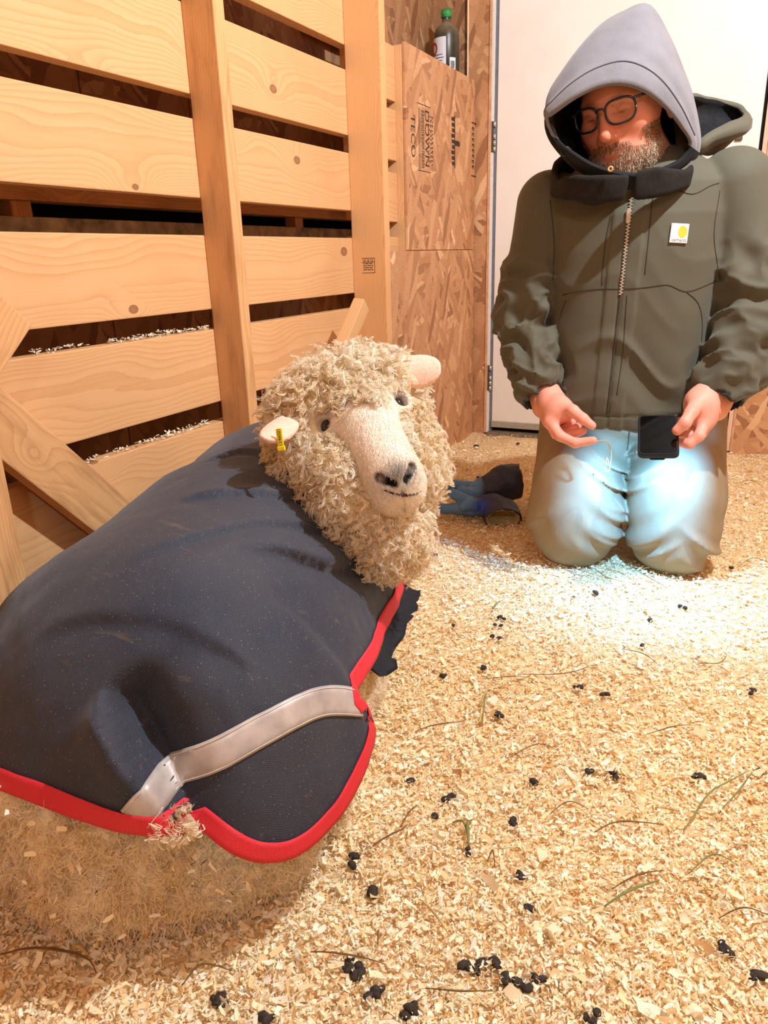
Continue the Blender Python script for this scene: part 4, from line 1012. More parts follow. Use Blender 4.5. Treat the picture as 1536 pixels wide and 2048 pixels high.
def patch():
    c = mpick(jacket_fn, [(1357.5, 467)])[0]; g = grad(jacket_fn, c[None], .012)[0]; xs = nrm(np.cross([0, 0, 1.], g)); xs = xs if xs[0] > 0 else -xs
    M = frame_mat(c + g * .004, xs + [0, 0, -.08], np.cross(g, xs) if np.cross(g, xs)[2] > 0 else -np.cross(g, xs)); 
    if (M.to_3x3() @ Vector((0, 0, 1))).dot(Vector(g)) < 0: M = M @ Matrix.Diagonal((1, 1, -1, 1))
    me = box_mesh('logo_patch', (-.0205, -.0215, -.003), (.0205, .0215, .0006), .001); me.transform(M); p = link('logo_patch', me, flat('patch_cloth', srgb(226, 218, 220), 0.8, var=.05), jacket); p['label'] = 'small white square patch with a yellow mark'
    V = []; n = 40                                                # the yellow swirl: a rounded C shape
    for k in range(n):
        a = 2 * math.pi * k / n; r = 1.0 - .10 * math.exp(-((a - .9) / .25) ** 2); V.append((.007 + .0105 * r * math.cos(a), .0035 + .0135 * r * math.sin(a), .0009))
    me = bpy.data.meshes.new('yellow_mark'); me.from_pydata(V, [], [tuple(range(n))]); me.transform(M); link('yellow_mark', me, flat('patch_yellow', srgb(250, 184, 58), 0.7, var=.05), p)
    me = text_mesh('lettering', 'carhartt', .0105); me.transform(frame_mat((.001, -.0150, .0010), (1, 0, 0), (0, 1, 0))); me.transform(M); link('lettering', me, flat('patch_ink', srgb(110, 84, 78), 0.8), p)
patch()
# ---- trousers
KR, HR, KL, HL = np.array([-.150, .045, .125]), np.array([-.140, .22, .40]), np.array([.116, .050, .125]), np.array([.098, .22, .40])
def leg(P, K, Hh, s, seed):
    d = smin(d_cone(P, K, Hh, .124, .142), d_cone(P, K + [0, .01, -.025], K + [.0, .42, -.04], .095, .080), .05)
    d = smin(d, d_ell(P, K + [0, -.015, .06], (.120, .125, .19)), .05)
    xi = (P[:, 0] - K[0]) * s                                    # >0 towards the inner side
    q = np.stack([P[:, 0] * 4., P[:, 1] * 3., (P[:, 2] + xi * .8) * 23.], 1)
    f = 1 - np.abs(vnoise(q, 1., seed)) * 1.8
    d = d - .014 * (f - .3) * sstep(-.03, .09, xi) * sstep(.02, .10, P[:, 2]) - .004 * vnoise(P, 8., seed)
    q2 = np.stack([P[:, 0] * 3., P[:, 1] * 3., (P[:, 2] - xi * .9) * 15.], 1)
    return d - .014 * (.7 - np.abs(vnoise(q2, 1., seed + 2)) * 1.8) * sstep(.02, -.08, xi) * sstep(.26, .12, P[:, 2])
def trousers_fn(P):
    d = smin(leg(P, KR, HR, 1, 2.), leg(P, KL, HL, -1, 6.), .012)
    d = smin(d, d_ell(P, (-.03, .13, .455), (.190, .150, .105)), .03)
    return smax(d, -P[:, 2] - .004, .01)
t = NT('trouser_cloth'); v = t.coord('Object'); n1 = t.noise(v, 600, 2); n2 = t.noise(v, 6, 4)
c = t.mix(t.ramp(n2, [(0.35, (0,) * 3), (0.7, (0.6,) * 3)]), srgb(150, 132, 106), srgb(182, 166, 140)); c = t.mix(t.math('MULTIPLY', n1, 0.25), c, srgb(110, 94, 72))
t.set(Base_Color=c, Roughness=0.85); t.b.inputs['Specular IOR Level'].default_value = 0.15; t.bump(n1, 0.3, 0.0006); M_trous = t.m
trousers = sdf_obj('trousers', trousers_fn, (-.32, -.14, -.02), (.30, .56, .58), .0068, M_trous, man); trousers['label'] = 'worn khaki work trousers'
tube('fly_seam', curve_on(trousers_fn, [(1262, 842), (1258, 870), (1254, 900)], 16, .0006), .002, flat('fly_thread', srgb(100, 86, 66), 0.9), trousers, 5)
bl_ = curve_on(lambda P: smin(trousers_fn(P), d_ell(P, (-.03, .13, .43), (.20, .165, .09)), .01), [(1165, 838), (1195, 845), (1225, 848), (1270, 846), (1320, 838), (1345, 832)], 24, .003)
tube('belt', bl_, .012, flat('belt_leather', srgb(28, 26, 28), 0.5), trousers, 8)
M_boot = flat('boot_leather', srgb(48, 40, 36), 0.7, var=.2, scale=50)
for K in (KR, KL):
    def boot(P, K=K): return smax(smin(d_cone(P, K + [0, .44, -.055], K + [0, .58, -.070], .062, .048), d_ell(P, K + [0, .52, -.075], (.055, .10, .05)), .02), -P[:, 2] - .002, .006)
    sdf_obj('boot', boot, K + [-.1, .34, -.14], K + [.1, .68, .04], .006, M_boot, man)

# ---- head
HS = 1.22
hb = ml(1213, 222, -.095); f_ = nrm([-.40, -.86, -.30]); u_ = np.array([-.13, 0., .99]); u_ = nrm(u_ - f_ * (u_ @ f_)); r_ = np.cross(f_, u_); r_ = r_ if r_[0] > 0 else -r_
HH = np.stack([r_, f_, u_], 1)
def hloc(P): return (P - hb) @ HH / HS
def hwor(Q): return hb + (np.asarray(Q, float) * HS) @ HH.T
def head_raw(q):
    d = d_ell(q, (0, -.082, .018), (.074, .090, .076))
    d = smin(d, d_ell(q, (0, -.048, -.035), (.067, .058, .092)), .03)
    d = smin(d, d_ell(q, (0, -.038, -.085), (.058, .056, .045)), .025)
    d = smin(d, d_ell(q, (0, -.006, -.112), (.028, .022, .020)), .02)
    d = smin(d, d_cone(q, (-.040, -.010, .016), (.040, -.010, .016), .011, .011), .014)
    for s in (-1, 1):
        d = smin(d, d_ell(q, (s * .043, -.020, -.032), (.024, .020, .022)), .02)
        d = smax(d, -d_ell(q, (s * .031, .008, -.002), (.019, .012, .0125)), .010)
        d = smin(d, d_ell(q, (s * .031, -.008, -.003), (.0145, .0105, .0105)), .004)
    d = smin(d, d_cone(q, (0, -.004, .002), (0, .019, -.040), .0085, .0125), .010)
    for s in (-1, 1): d = smin(d, d_ell(q, (s * .0135, .009, -.045), (.0085, .010, .008)), .006)
    d = smin(d, d_ell(q, (0, .000, -.070), (.030, .014, .018)), .012)
    d = smin(d, d_ell(q, (0, .0095, -.0745), (.021, .0065, .0042)), .005); d = smin(d, d_ell(q, (0, .0085, -.0835), (.018, .0068, .0052)), .005)
    d = smax(d, -d_cone(q, (-.022, .010, -.0785), (.022, .010, -.0785), .0012, .0012), .004)
    for s in (-1, 1): d = smin(d, d_ell(q, (s * .078, -.088, -.018), (.0085, .019, .034), rot(.15, 0, s * -.35)), .006)
    return d
def head_fn2(P):
    q = hloc(P); d = head_raw(q); d = smin(d, d_cone(q, (0, -.085, -.09), (.02, -.125, -.20), .058, .062), .02); return d * HS
SKIN = np.array(srgb(222, 150, 122))
def beard_w(q):
    jaw = sstep(-.045, -.085, q[:, 2] + .02 * sstep(.02, .06, np.abs(q[:, 0])) - .25 * np.maximum(0, np.abs(q[:, 0]) - .03))
    side = .5 * sstep(.052, .064, np.abs(q[:, 0])) * sstep(-.02, -.06, q[:, 2]) * sstep(-.09, -.06, q[:, 1])
    mus = np.exp(-(((np.abs(q[:, 0]) - .014) / .020) ** 2)) * np.exp(-((q[:, 2] + .064) / .008) ** 2) * (q[:, 1] > -.02)
    lip = np.exp(-((q[:, 0] / .020) ** 2)) * np.exp(-((q[:, 2] + .079) / .008) ** 2)
    return np.clip(np.maximum(np.maximum(jaw, side), mus * 1.2) - lip * 1.3 - sstep(-.06, -.10, q[:, 1]) * .9, 0, 1) * (q[:, 2] > -.14)
def head_col2(V):
    q = hloc(V); c = np.tile(SKIN, (len(V), 1)) * (1 + .08 * vnoise(V, 60.)[:, None])
    red = np.exp(-(((q[:, 2] + .035) / .022) ** 2)) * sstep(-.03, .01, q[:, 1]); c = c * (1 - .35 * red[:, None]) + .35 * red[:, None] * np.array(srgb(214, 112, 96))
    b = beard_w(q)[:, None] * .55; c = c * (1 - b) + b * np.array(srgb(138, 112, 88))
    lip = (np.exp(-((q[:, 0] / .017) ** 2)) * np.exp(-((q[:, 2] + .0795) / .006) ** 2) * (q[:, 1] > -.01))[:, None] * .6; c = c * (1 - lip) + lip * np.array(srgb(186, 96, 84))
    for s in (-1, 1):
        br = (np.exp(-(((q[:, 0] - s * .032) / .016) ** 2)) * np.exp(-((q[:, 2] - .019 + np.abs(q[:, 0] - s * .03) * .12) / .0045) ** 2) * (q[:, 1] > -.03))[:, None] * .75
        ll = (np.exp(-(((q[:, 0] - s * .031) / .012) ** 2)) * np.exp(-((q[:, 2] + .0085) / .0018) ** 2) * (q[:, 1] > -.03))[:, None] * .85
        c = c * (1 - br) + br * np.array(srgb(112, 78, 56)); c = c * (1 - ll) + ll * np.array(srgb(60, 38, 30))
    return c
c0 = hwor((0, -.06, -.04)); Vd, Qd = snet(head_fn2, c0 - [.17, .20, .25], c0 + [.17, .20, .22], .0042)
# ---- hands
def chain(px): return [ml(x, y, d) for x, y, d in px]
FR = .0118
RH = dict(thumb=chain([(1118, 806, -.125), (1146, 822, -.165), (1166, 838, -.182), (1184, 851, -.185)]),
          index=chain([(1101, 845, -.150), (1120, 872, -.178), (1150, 886, -.190), (1186, 881, -.190)]),
          middle=chain([(1099, 842, -.128), (1112, 868, -.140), (1138, 872, -.160), (1166, 862, -.168)]),
          ring=chain([(1097, 838, -.106), (1108, 862, -.115), (1130, 866, -.138), (1156, 852, -.150)]),
          little=chain([(1095, 832, -.088), (1106, 853, -.095), (1126, 856, -.115), (1146, 845, -.130)]))
RW = ml(1106, 812, -.098)
def hand_r(P):
    d = None
    for n, c in RH.items():
        k = {'thumb': 1.12, 'index': 1.04, 'middle': 1.0, 'ring': .96, 'little': .86}[n]; r = [FR * 1.15 * k, FR * 1.05 * k, FR * .98 * k, FR * .82 * k]
        if n == 'thumb': r = [FR * 1.75, FR * 1.25, FR * 1.12, FR * .86]
        e = d_chain(P, c, r, .006); d = e if d is None else smin(d, e, .004)
    pal = None
    for n in ('index', 'middle', 'ring', 'little', 'thumb'):
        e = d_cone(P, RW, RH[n][0], .028, FR * 1.45); pal = e if pal is None else smin(pal, e, .014)
    pal = smin(pal, d_ell(P, ml(1120, 822, -.135), (.036, .030, .032)), .02)
    d = smin(d, pal, .010)
    return smin(d, d_cone(P, RW, WRR + nrm(ELR - WRR) * .10, .034, .036), .02)
LH = dict(thumb=chain([(1395, 806, -.120), (1382, 826, -.170), (1370, 846, -.196), (1354, 861, -.198)]),
          index=chain([(1408, 846, -.132), (1398, 872, -.168), (1378, 888, -.176), (1352, 884, -.160)]),
          middle=chain([(1414, 843, -.112), (1404, 866, -.130), (1380, 872, -.138), (1345, 868, -.132)]),
          ring=chain([(1419, 838, -.095), (1408, 860, -.095), (1385, 860, -.085), (1350, 852, -.085)]),
          little=chain([(1422, 832, -.080), (1412, 850, -.075), (1390, 848, -.068), (1360, 840, -.068)]))
LW = ml(1402, 806, -.096)
def hand_l(P):
    d = None
    for n, c in LH.items():
        k = {'thumb': 1.12, 'index': 1.04, 'middle': 1.0, 'ring': .96, 'little': .86}[n]; r = [FR * 1.15 * k, FR * 1.05 * k, FR * .98 * k, FR * .82 * k]
        if n == 'thumb': r = [FR * 1.75, FR * 1.30, FR * 1.2, FR * 1.0]
        e = d_chain(P, c, r, .006); d = e if d is None else smin(d, e, .004)
    pal = None
    for n in ('index', 'middle', 'ring', 'little', 'thumb'):
        e = d_cone(P, LW, LH[n][0], .030, FR * 1.45); pal = e if pal is None else smin(pal, e, .014)
    pal = smin(pal, d_ell(P, ml(1405, 824, -.115), (.034, .030, .036)), .02)
    d = smin(d, pal, .010)
    return smin(d, d_cone(P, LW, WRL + nrm(ELL - WRL) * .10, .035, .037), .02)
def nail_col(V, H):
    c = np.tile(np.array(srgb(232, 158, 138)), (len(V), 1)) * (1 + .07 * vnoise(V, 70.)[:, None])
    for n, ch in H.items():
        tip = ch[-1]; ax = nrm(ch[-1] - ch[-2]); k = np.exp(-(np.linalg.norm(V - tip, axis=1) / .012) ** 2)[:, None] * .4; c = c * (1 - k) + k * np.array(srgb(238, 150, 140))
        for j in (1, 2):
            k = np.exp(-(np.linalg.norm(V - ch[j], axis=1) / .012) ** 2)[:, None] * .22; c = c * (1 - k) + k * np.array(srgb(206, 112, 98))
    return c
Vr, Qr = snet(hand_r, ml(1120, 840, -.13) - .14, ml(1120, 840, -.13) + .14, .0034); Vl, Ql = snet(hand_l, ml(1395, 840, -.11) - .14, ml(1395, 840, -.11) + .14, .0034)
def core_fn(P):                                                 # the body inside the clothes
    d = d_cone(P, (-.045, .15, .45), (-.05, .09, .90), .10, .12); d = smin(d, d_cone(P, (-.05, .08, .98), hwor((.0, -.11, -.13)), .07, .06), .05)
    for S, E, W in ((SHR, ELR, WRR), (SHL, ELL, WRL)): d = smin(d, smin(d_cone(P, S, E, .06, .048), d_cone(P, E, W, .05, .036), .02), .04)
    for K, Hh in ((KR, HR), (KL, HL)): d = smin(d, smin(d_cone(P, Hh, K, .09, .07), d_cone(P, K, K + [0, .42, -.03], .065, .05), .03), .04)
    return d
Vc, Qc = snet(core_fn, (-.45, -.15, .02), (.42, .55, 1.15), .014)
VV = [Vc, Vd, Vr, Vl]; QQ = [Qc, Qd, Qr, Ql]; CC = [np.tile(SKIN, (len(Vc), 1)), head_col2(Vd), nail_col(Vr, RH), nail_col(Vl, LH)]
off = np.cumsum([0] + [len(v) for v in VV[:-1]])
M_skin = colattr('skin', 0.5, 0.35, 0.25, 420, sss=0.12)
link('body', mesh_np('body', np.vstack(VV), np.vstack([q + o for q, o in zip(QQ, off)]), np.vstack(CC)), M_skin, man)
# beard and eyebrows
q = hloc(Vd); bw = beard_w(q); sel = np.where((bw > .25) & (head_raw(q) < .01))[0]; sel = sel[RNG.permutation(len(sel))[:3400]]
Pb = Vd[sel]; Nb = grad(head_fn2, Pb, .003); Db = Nb * .45 - HH[:, 2] * .9; Db /= np.linalg.norm(Db, axis=1)[:, None]
mz = sstep(-.085, -.065, q[sel, 2])[:, None]; cbd = np.array(srgb(200, 184, 160)) * (1 - mz) + np.array(srgb(134, 98, 68)) * mz
Lb = locks(Pb, Db, .0065, .0008, 3, .0013, .0006, cbd * RNG.uniform(.7, 1.15, (len(Pb), 1)), droop=.1, seg=3, jit=.3)
M_hair = colattr('beard_hair', 0.7, 0.3)
bd = link('beard', mesh_np('beard', *Lb[:2], Lb[2]), M_hair, man); bd['label'] = 'short grizzled beard and brown moustache'
# glasses
M_frame = flat('glasses_frame', srgb(34, 34, 44), 0.3, var=.05, spec=.6)
def gl():
    root = None
    def lens_outline(s, n=40, k=1.0):
        P = []
        for i in range(n + 1):
            a = 2 * math.pi * i / n; ca, sa = math.cos(a), math.sin(a); e = 2 / 2.9
            x = .0265 * k * math.copysign(abs(ca) ** e, ca); z = (.0195 if sa > 0 else .0215) * k * math.copysign(abs(sa) ** e, sa)
            x *= 1 - .10 * (sa < 0) * abs(sa)
            P.append((s * .0345 + x, .0215 - .10 * abs(x + s * .0 + 0) * (.2) - .012 * ((s * x + .0345) / .06) ** 2, -.004 + z))
        return np.array(P)
    V, F, o = [], [], 0
    parts = [lens_outline(s) for s in (-1, 1)]
    parts.append(np.array([(-.0085, .0225, .004), (-.004, .0255, .007), (.004, .0255, .007), (.0085, .0225, .004)]))
    for s in (-1, 1): parts.append(np.array([(s * .0600, .0130, .009), (s * .0700, .004, .009), (s * .0765, -.020, .008), (s * .0785, -.060, .006), (s * .0790, -.095, .000)]))
    for k, P in enumerate(parts):
        v, f, fc = tube_np(hwor(spline(P, 60) if k >= 2 else P), .0027 if k < 3 else .0030, 8)
        V.append(v); F += [tuple(x + o for x in y) for y in f.tolist()] + [tuple(x + o for x in y) for c_ in fc for y in c_.tolist()]; o += len(v)
    g = link('glasses', mesh_np('glasses', np.vstack(V), F), M_frame, man); g['label'] = 'dark framed glasses'
    t = NT('lens_glass'); gb = t.n('BsdfGlossy'); gb.inputs['Roughness'].default_value = .03; tb = t.n('BsdfTransparent'); tb.inputs[0].default_value = (.93, .92, .88, 1); mx = t.n('MixShader'); mx.inputs[0].default_value = .05
    t.L.new(tb.outputs[0], mx.inputs[1]); t.L.new(gb.outputs[0], mx.inputs[2]); t.L.new(mx.outputs[0], t.N['Material Output'].inputs[0])
    for s in (-1, 1):
        P = hwor(lens_outline(s)[:-1]); me = bpy.data.meshes.new('lens'); me.from_pydata([tuple(p) for p in P] + [tuple(P.mean(0))], [], [(i, (i + 1) % len(P), len(P)) for i in range(len(P))]); link('lens', me, t.m, g)
gl()
# ---- sweatshirt hood: lofted from its rim over the head
rim = chain([(1245, 166, -.160), (1290, 180, -.150), (1330, 212, -.115), (1362, 250, -.075), (1382, 285, -.045), (1366, 315, -.045), (1325, 338, -.075), (1278, 350, -.105), (1230, 346, -.125),
             (1180, 328, -.140), (1130, 292, -.150), (1102, 256, -.150), (1094, 236, -.150), (1108, 222, -.160), (1150, 192, -.172), (1198, 170, -.170)])
sil = chain([(1300, 9, .00), (1345, 82, .015), (1377, 165, .03), (1394, 235, .04), (1396, 285, .04), (1378, 330, .03), (1330, 362, .02), (1270, 374, .00), (1200, 362, -.03),
             (1140, 322, -.06), (1106, 276, -.09), (1092, 238, -.12), (1099, 205, -.115), (1140, 128, -.07), (1190, 58, -.03), (1245, 22, -.01)])
def hood():
    n = 96; R0 = closed(rim, n); R2 = closed(sil, n)
    cen = np.array([-.075, .02, 1.17]); rings = []
    bc = np.array([-.045, .155, 1.15])
    for s in np.linspace(0, 1, 22):
        Rg = R0 + (R2 - R0) * s; bul = math.sin(s * math.pi) * .020
        o = Rg - cen; o[:, 1] *= .3; o /= np.linalg.norm(o, axis=1)[:, None]
        grv = -.0050 * math.exp(-((s - .30) / .05) ** 2) + .0035 * math.exp(-((s - .14) / .10) ** 2)
        rings.append(Rg + o * (bul + grv) + o * (.0045 * vnoise(Rg, 13.) * math.sin(s * 3.1))[:, None])
    for s in np.linspace(0, 1, 16)[1:]:
        Rg = bc + (R2 - bc) * math.cos(s * math.pi / 2); Rg[:, 1] = R2[:, 1] + (.175 - R2[:, 1]) * math.sin(s * math.pi / 2)
        rings.append(Rg + .004 * vnoise(Rg, 11.)[:, None])
    hem_ring = rings[4].copy()
    V = np.vstack(rings); m = len(rings); i = np.arange(m - 1)[:, None] * n; k = np.arange(n)[None]; k2 = (k + 1) % n
    F = np.stack([i + k, i + k2, i + k2 + n, i + k + n], -1).reshape(-1, 4)
    t = NT('grey_fleece'); v = t.coord('Object'); a = t.noise(v, 240, 3); b = t.noise(v, 14, 3); geo = t.n('NewGeometry')
    c = t.mix(t.ramp(b, [(.3, (0,) * 3), (.7, (1,) * 3)]), srgb(112, 109, 114), srgb(128, 125, 130)); c = t.mix(t.math('MULTIPLY', a, .3), c, srgb(88, 86, 92))
    c = t.mix(geo.outputs['Backfacing'], c, srgb(34, 32, 34)) if False else c
    t.set(Base_Color=c, Roughness=.95); t.b.inputs['Sheen Weight'].default_value = .25; t.bump(a, .4, .001)
    me = mesh_np('sweatshirt_hood', V, F)
    col_ = np.arange(len(F)) % n; row_ = np.arange(len(F)) // n                       # the band under the chin shows its dark fleece side
    me.polygons.foreach_set('material_index', ((col_ > n * 4.6 / 16) & (col_ < n * 11.4 / 16) & (row_ < 26)).astype(np.int32))
    me.materials.append(t.m); me.materials.append(flat('hood_lining', srgb(30, 28, 30), .95, var=.2, scale=200))
    o = link('sweatshirt_hood', me, None, man); o['label'] = 'raised grey sweatshirt hood with dark lining'
    md = o.modifiers.new('thickness', 'SOLIDIFY'); md.thickness = .010; md.offset = -1; md.material_offset = 1; md.use_rim = True; md.material_offset_rim = 0
    hem_ring = np.roll(hem_ring, n // 4, axis=0)[:int(n * .52)]
    tube('hem_seam', hem_ring, .0017, flat('hood_thread', srgb(70, 68, 72), .95), o, 5)
hood()
ey = ml(1221, 338, -.182); lathe('eyelet', [(.003, -.002), (.0065, -.002), (.0065, .002), (.003, .002), (.003, -.002)], flat('brass', srgb(206, 150, 96), .4, .6), man, 16).matrix_local = frame_mat(ey, (1, 0, 0), (0, .3, 1))
lp_ = [ml(1143 + 0, 300, -.13), ml(1134, 294, -.135), ml(1125, 297, -.135), ml(1122, 305, -.135), ml(1128, 312, -.135), ml(1138, 309, -.13), ml(1143, 303, -.13)]
tube('cord_loop', spline(np.array(lp_), 24), .0018, M_frame, man, 6)
# ---- phone
ph = empty('phone', (0, 0, 0)); 
def phone():
    b0, b1 = ml(1273, 914, -.242), ml(1361, 914, -.242); t0, t1 = ml(1278, 833, -.108), ml(1353, 833, -.108)
    W = np.linalg.norm(b1 - b0); c = (b0 + b1 + t0 + t1) / 4; X = nrm(b1 - b0); Yv = (t0 + t1 - b0 - b1) / 2; L = np.linalg.norm(Yv)
    W = (np.linalg.norm(b1 - b0) + np.linalg.norm(t1 - t0)) / 2
    world = frame_mat(tuple(MAN_O + MR @ c), MR @ X, MR @ Yv); ph.matrix_world = world; ph.location = world.translation; ph.rotation_euler = world.to_euler()
    def slab(name, hw, hl, z0, z1, r, mat, parent, bev=.002):
        bm = bmesh.new(); vs = []
        for cx, cy, a0 in ((hw - r, hl - r, 0), (-hw + r, hl - r, 90), (-hw + r, -hl + r, 180), (hw - r, -hl + r, 270)):
            for k in range(7): a = math.radians(a0 + 15 * k); vs.append(bm.verts.new((cx + r * math.cos(a), cy + r * math.sin(a), z0)))
        f = bm.faces.new(vs); e = bmesh.ops.extrude_face_region(bm, geom=[f]); bmesh.ops.translate(bm, verts=[v for v in e['geom'] if isinstance(v, bmesh.types.BMVert)], vec=(0, 0, z1 - z0))
        bmesh.ops.recalc_face_normals(bm, faces=bm.faces[:])
        if bev: bmesh.ops.bevel(bm, geom=[e_ for e_ in bm.edges if abs(e_.verts[0].co.z - e_.verts[1].co.z) < 1e-6], offset=bev, segments=2, affect='EDGES')
        me = bpy.data.meshes.new(name); bm.to_mesh(me); bm.free(); return link(name, me, mat, parent)
    slab('case', W / 2, L / 2, -.0065, .0062, .014, flat('phone_case', srgb(24, 24, 26), .55, var=.1), ph)
    slab('screen', W / 2 - .0055, L / 2 - .006, .0060, .0066, .009, flat('phone_screen', srgb(6, 6, 8), .10, var=.1, spec=.5), ph, 0)
    cb_ = slab('camera_bump', .018, .018, -.0105, -.0060, .006, flat('camera_glass', srgb(14, 14, 16), .2, var=.1), ph, .001); cb_.location = (W / 2 - .048, -L * .38, 0)
    l = add_light('phone_torch', 'SPOT', (0, 0, 0), 26.0, (0.16, 0.50, 1.0), .004); l.data.spot_size = math.radians(160); l.data.spot_blend = .7
    l.parent = ph; l.location = (W / 2 - .048, -L * .44, -.0125)
phone(); tag(ph, 'black cased smartphone held over the man\'s knees, torch lit on its back', 'phone')
# ------------------------------------------------------------------ bedding: shavings, hay, droppings
def shavings(P, N, sizes, cols, rng, stand=0.5):
    n = len(P); S = 3
    yaw = rng.uniform(0, 6.283, n); D = np.stack([np.cos(yaw), np.sin(yaw), rng.normal(0, stand * .6, n)], 1)
    D -= N * (D * N).sum(1)[:, None] * .3; D /= np.linalg.norm(D, axis=1)[:, None]
    U = N + rng.normal(0, stand, (n, 3)); U -= D * (U * D).sum(1)[:, None]; U /= np.linalg.norm(U, axis=1)[:, None] + 1e-9; W = np.cross(D, U)
    L = sizes; wd = sizes * rng.uniform(.16, .52, n); cur = rng.normal(0, 2.2, n); tw = rng.normal(0, .6, n)
    s = np.linspace(-.5, .5, S)[None]; ang = cur[:, None] * s
    along_ = np.where(np.abs(cur[:, None]) > .05, np.sin(ang) / np.where(np.abs(cur) > .05, cur, 1)[:, None], s) * L[:, None]
    up_ = np.where(np.abs(cur[:, None]) > .05, (1 - np.cos(ang)) / np.where(np.abs(cur) > .05, cur, 1)[:, None], 0) * L[:, None]
    ctr = P[:, None] + D[:, None] * along_[..., None] + U[:, None] * up_[..., None]
    hw = wd[:, None] * .5 * (1 - 1.6 * np.abs(s) ** 2 * rng.uniform(.2, 1, (n, 1)))
    Wt = W[:, None] * np.cos(tw[:, None] * s)[..., None] + U[:, None] * np.sin(tw[:, None] * s)[..., None]
    V = np.stack([ctr - Wt * hw[..., None], ctr + Wt * hw[..., None]], 2).reshape(-1, 3)
    b = (np.arange(n) * S * 2)[:, None]; j = np.arange(S - 1)[None] * 2
    F = np.stack([b + j, b + j + 1, b + j + 3, b + j + 2], -1).reshape(-1, 4)
    return V, F, np.repeat(cols, S * 2, 0)
PAL = np.array([srgb(255, 250, 230), srgb(255, 243, 208), srgb(252, 230, 186), srgb(243, 212, 160), srgb(255, 245, 222), srgb(222, 178, 122)])
def shav_cols(n, rng): return PAL[rng.choice(6, n, p=[.26, .28, .20, .12, .09, .05])] * rng.uniform(.88, 1.05, (n, 1))
def bedding():
    rng = np.random.default_rng(11)
    n1 = 430000; rr_ = (math.sqrt(.3) + rng.uniform(0, 1, n1) * (math.sqrt(3.9) - math.sqrt(.3))) ** 2; th = rng.uniform(-1.35, 1.30, n1)   # thinner with distance
    A = np.stack([rr_ * np.sin(th), rr_ * np.cos(th)], 1); B = np.stack([rng.uniform(-1.2, 1.6, 20000), rng.uniform(-.6, 3.5, 20000)], 1)
    Q = np.vstack([A, B]); Q = Q[(Q[:, 0] > -1.225) & (Q[:, 0] < 1.7) & (Q[:, 1] < 3.49) & (Q[:, 1] > -.6)]
    Q3 = np.column_stack([Q, np.full(len(Q), .03)])
    ins = sheep_body(Q3) < -.05; mq = (Q3 - MAN_O) @ MR; ins |= (np.abs(mq[:, 0] + .02) < .20) & (mq[:, 1] > .05) & (mq[:, 1] < .5)
    # bare, trodden patches by the door
    bare = np.exp(-(((Q[:, 0] + .98) / .20) ** 2 + ((Q[:, 1] - 3.36) / .14) ** 2)); ins |= rng.uniform(0, 1, len(Q)) < bare * 1.4
    Q = Q[~ins]; n = len(Q); z = floor_h(Q[:, 0], Q[:, 1]) + rng.uniform(.001, .013, n)
    sz = np.clip(rng.lognormal(np.log(.0072), .50, n), .0035, .036)
    N = np.tile([0, 0, 1.], (n, 1))
    parts = [shavings(np.column_stack([Q, z]), N, sz, shav_cols(n, rng), rng, .75)]
    # a dusting on the ledges of the planks
    for z0, y0, y1, m in ((.689, 1.02, 1.16, 40), (.689, 1.22, 1.50, 150), (.689, 1.52, 1.56, 20), (.449, 1.28, 1.52, 90), (.449, 1.1, 1.3, 30)):
        P = np.column_stack([rng.uniform(-1.285, -1.262, m), rng.uniform(y0, y1, m), z0 + rng.uniform(.001, .010, m)]); parts.append(shavings(P, np.tile([0, 0, 1.], (m, 1)), rng.uniform(.006, .014, m), np.tile(PAL[0], (m, 1)), rng, .5))
    V, F, C = pack(*parts)
    t = NT('wood_shaving'); a = t.n('VertexColor', layer_name='Col'); t.set(Base_Color=a.outputs[0], Roughness=.75); t.b.inputs['Specular IOR Level'].default_value = .2
    tb = t.n('BsdfTranslucent'); t.put(tb.inputs[0], a.outputs[0]); mx = t.n('MixShader'); mx.inputs[0].default_value = .25; t.L.new(t.b.outputs[0], mx.inputs[1]); t.L.new(tb.outputs[0], mx.inputs[2]); t.L.new(mx.outputs[0], t.N['Material Output'].inputs[0])
    o = link('wood_shavings', mesh_np('wood_shavings', V, F, C, smooth=False), t.m); tag(o, 'deep bed of pale curled wood shavings covering the floor', 'bedding', kind='stuff')
    # bits caught in the fleece
    s = np.where((Pf[:, 1] < .75) & (Pf[:, 2] > .03))[0]; s = s[rng.permutation(len(s))[:150]]
    v, f, c = shavings(Pf[s] + Nf[s] * .026, Nf[s], rng.uniform(.006, .016, len(s)), shav_cols(len(s), rng), rng, .6)
    b = link('shaving_bits', mesh_np('shaving_bits', v, f, c, smooth=False), t.m); b['kind'] = 'stuff'; kid(b)
bedding()
def blob(name, pts, mat, lab, grp, cat):
    bm = bmesh.new(); rr = random.Random(int(pts[0][0] * 1e5))
    for (x, y, z, r) in pts:
        R = Matrix.Rotation(rr.uniform(0, 6), 4, 'Z') @ Matrix.Rotation(rr.uniform(-.5, .5), 4, 'X')
        g = bmesh.ops.create_icosphere(bm, subdivisions=2, radius=1, matrix=Matrix.Translation((x, y, z)) @ R @ Matrix.Diagonal((r * rr.uniform(1.1, 1.5), r * rr.uniform(.8, 1.), r * rr.uniform(.7, .95), 1)))
        for v in g['verts']: v.co += Vector((rr.gauss(0, r * .05), rr.gauss(0, r * .05), rr.gauss(0, r * .05)))
    me = bpy.data.meshes.new(name); bm.to_mesh(me); bm.free(); o = link(name, me, mat, smooth=True); return tag(o, lab, cat, grp)
M_dung = flat('dung', srgb(56, 47, 40), .8, var=.45, scale=150, bump=.6)
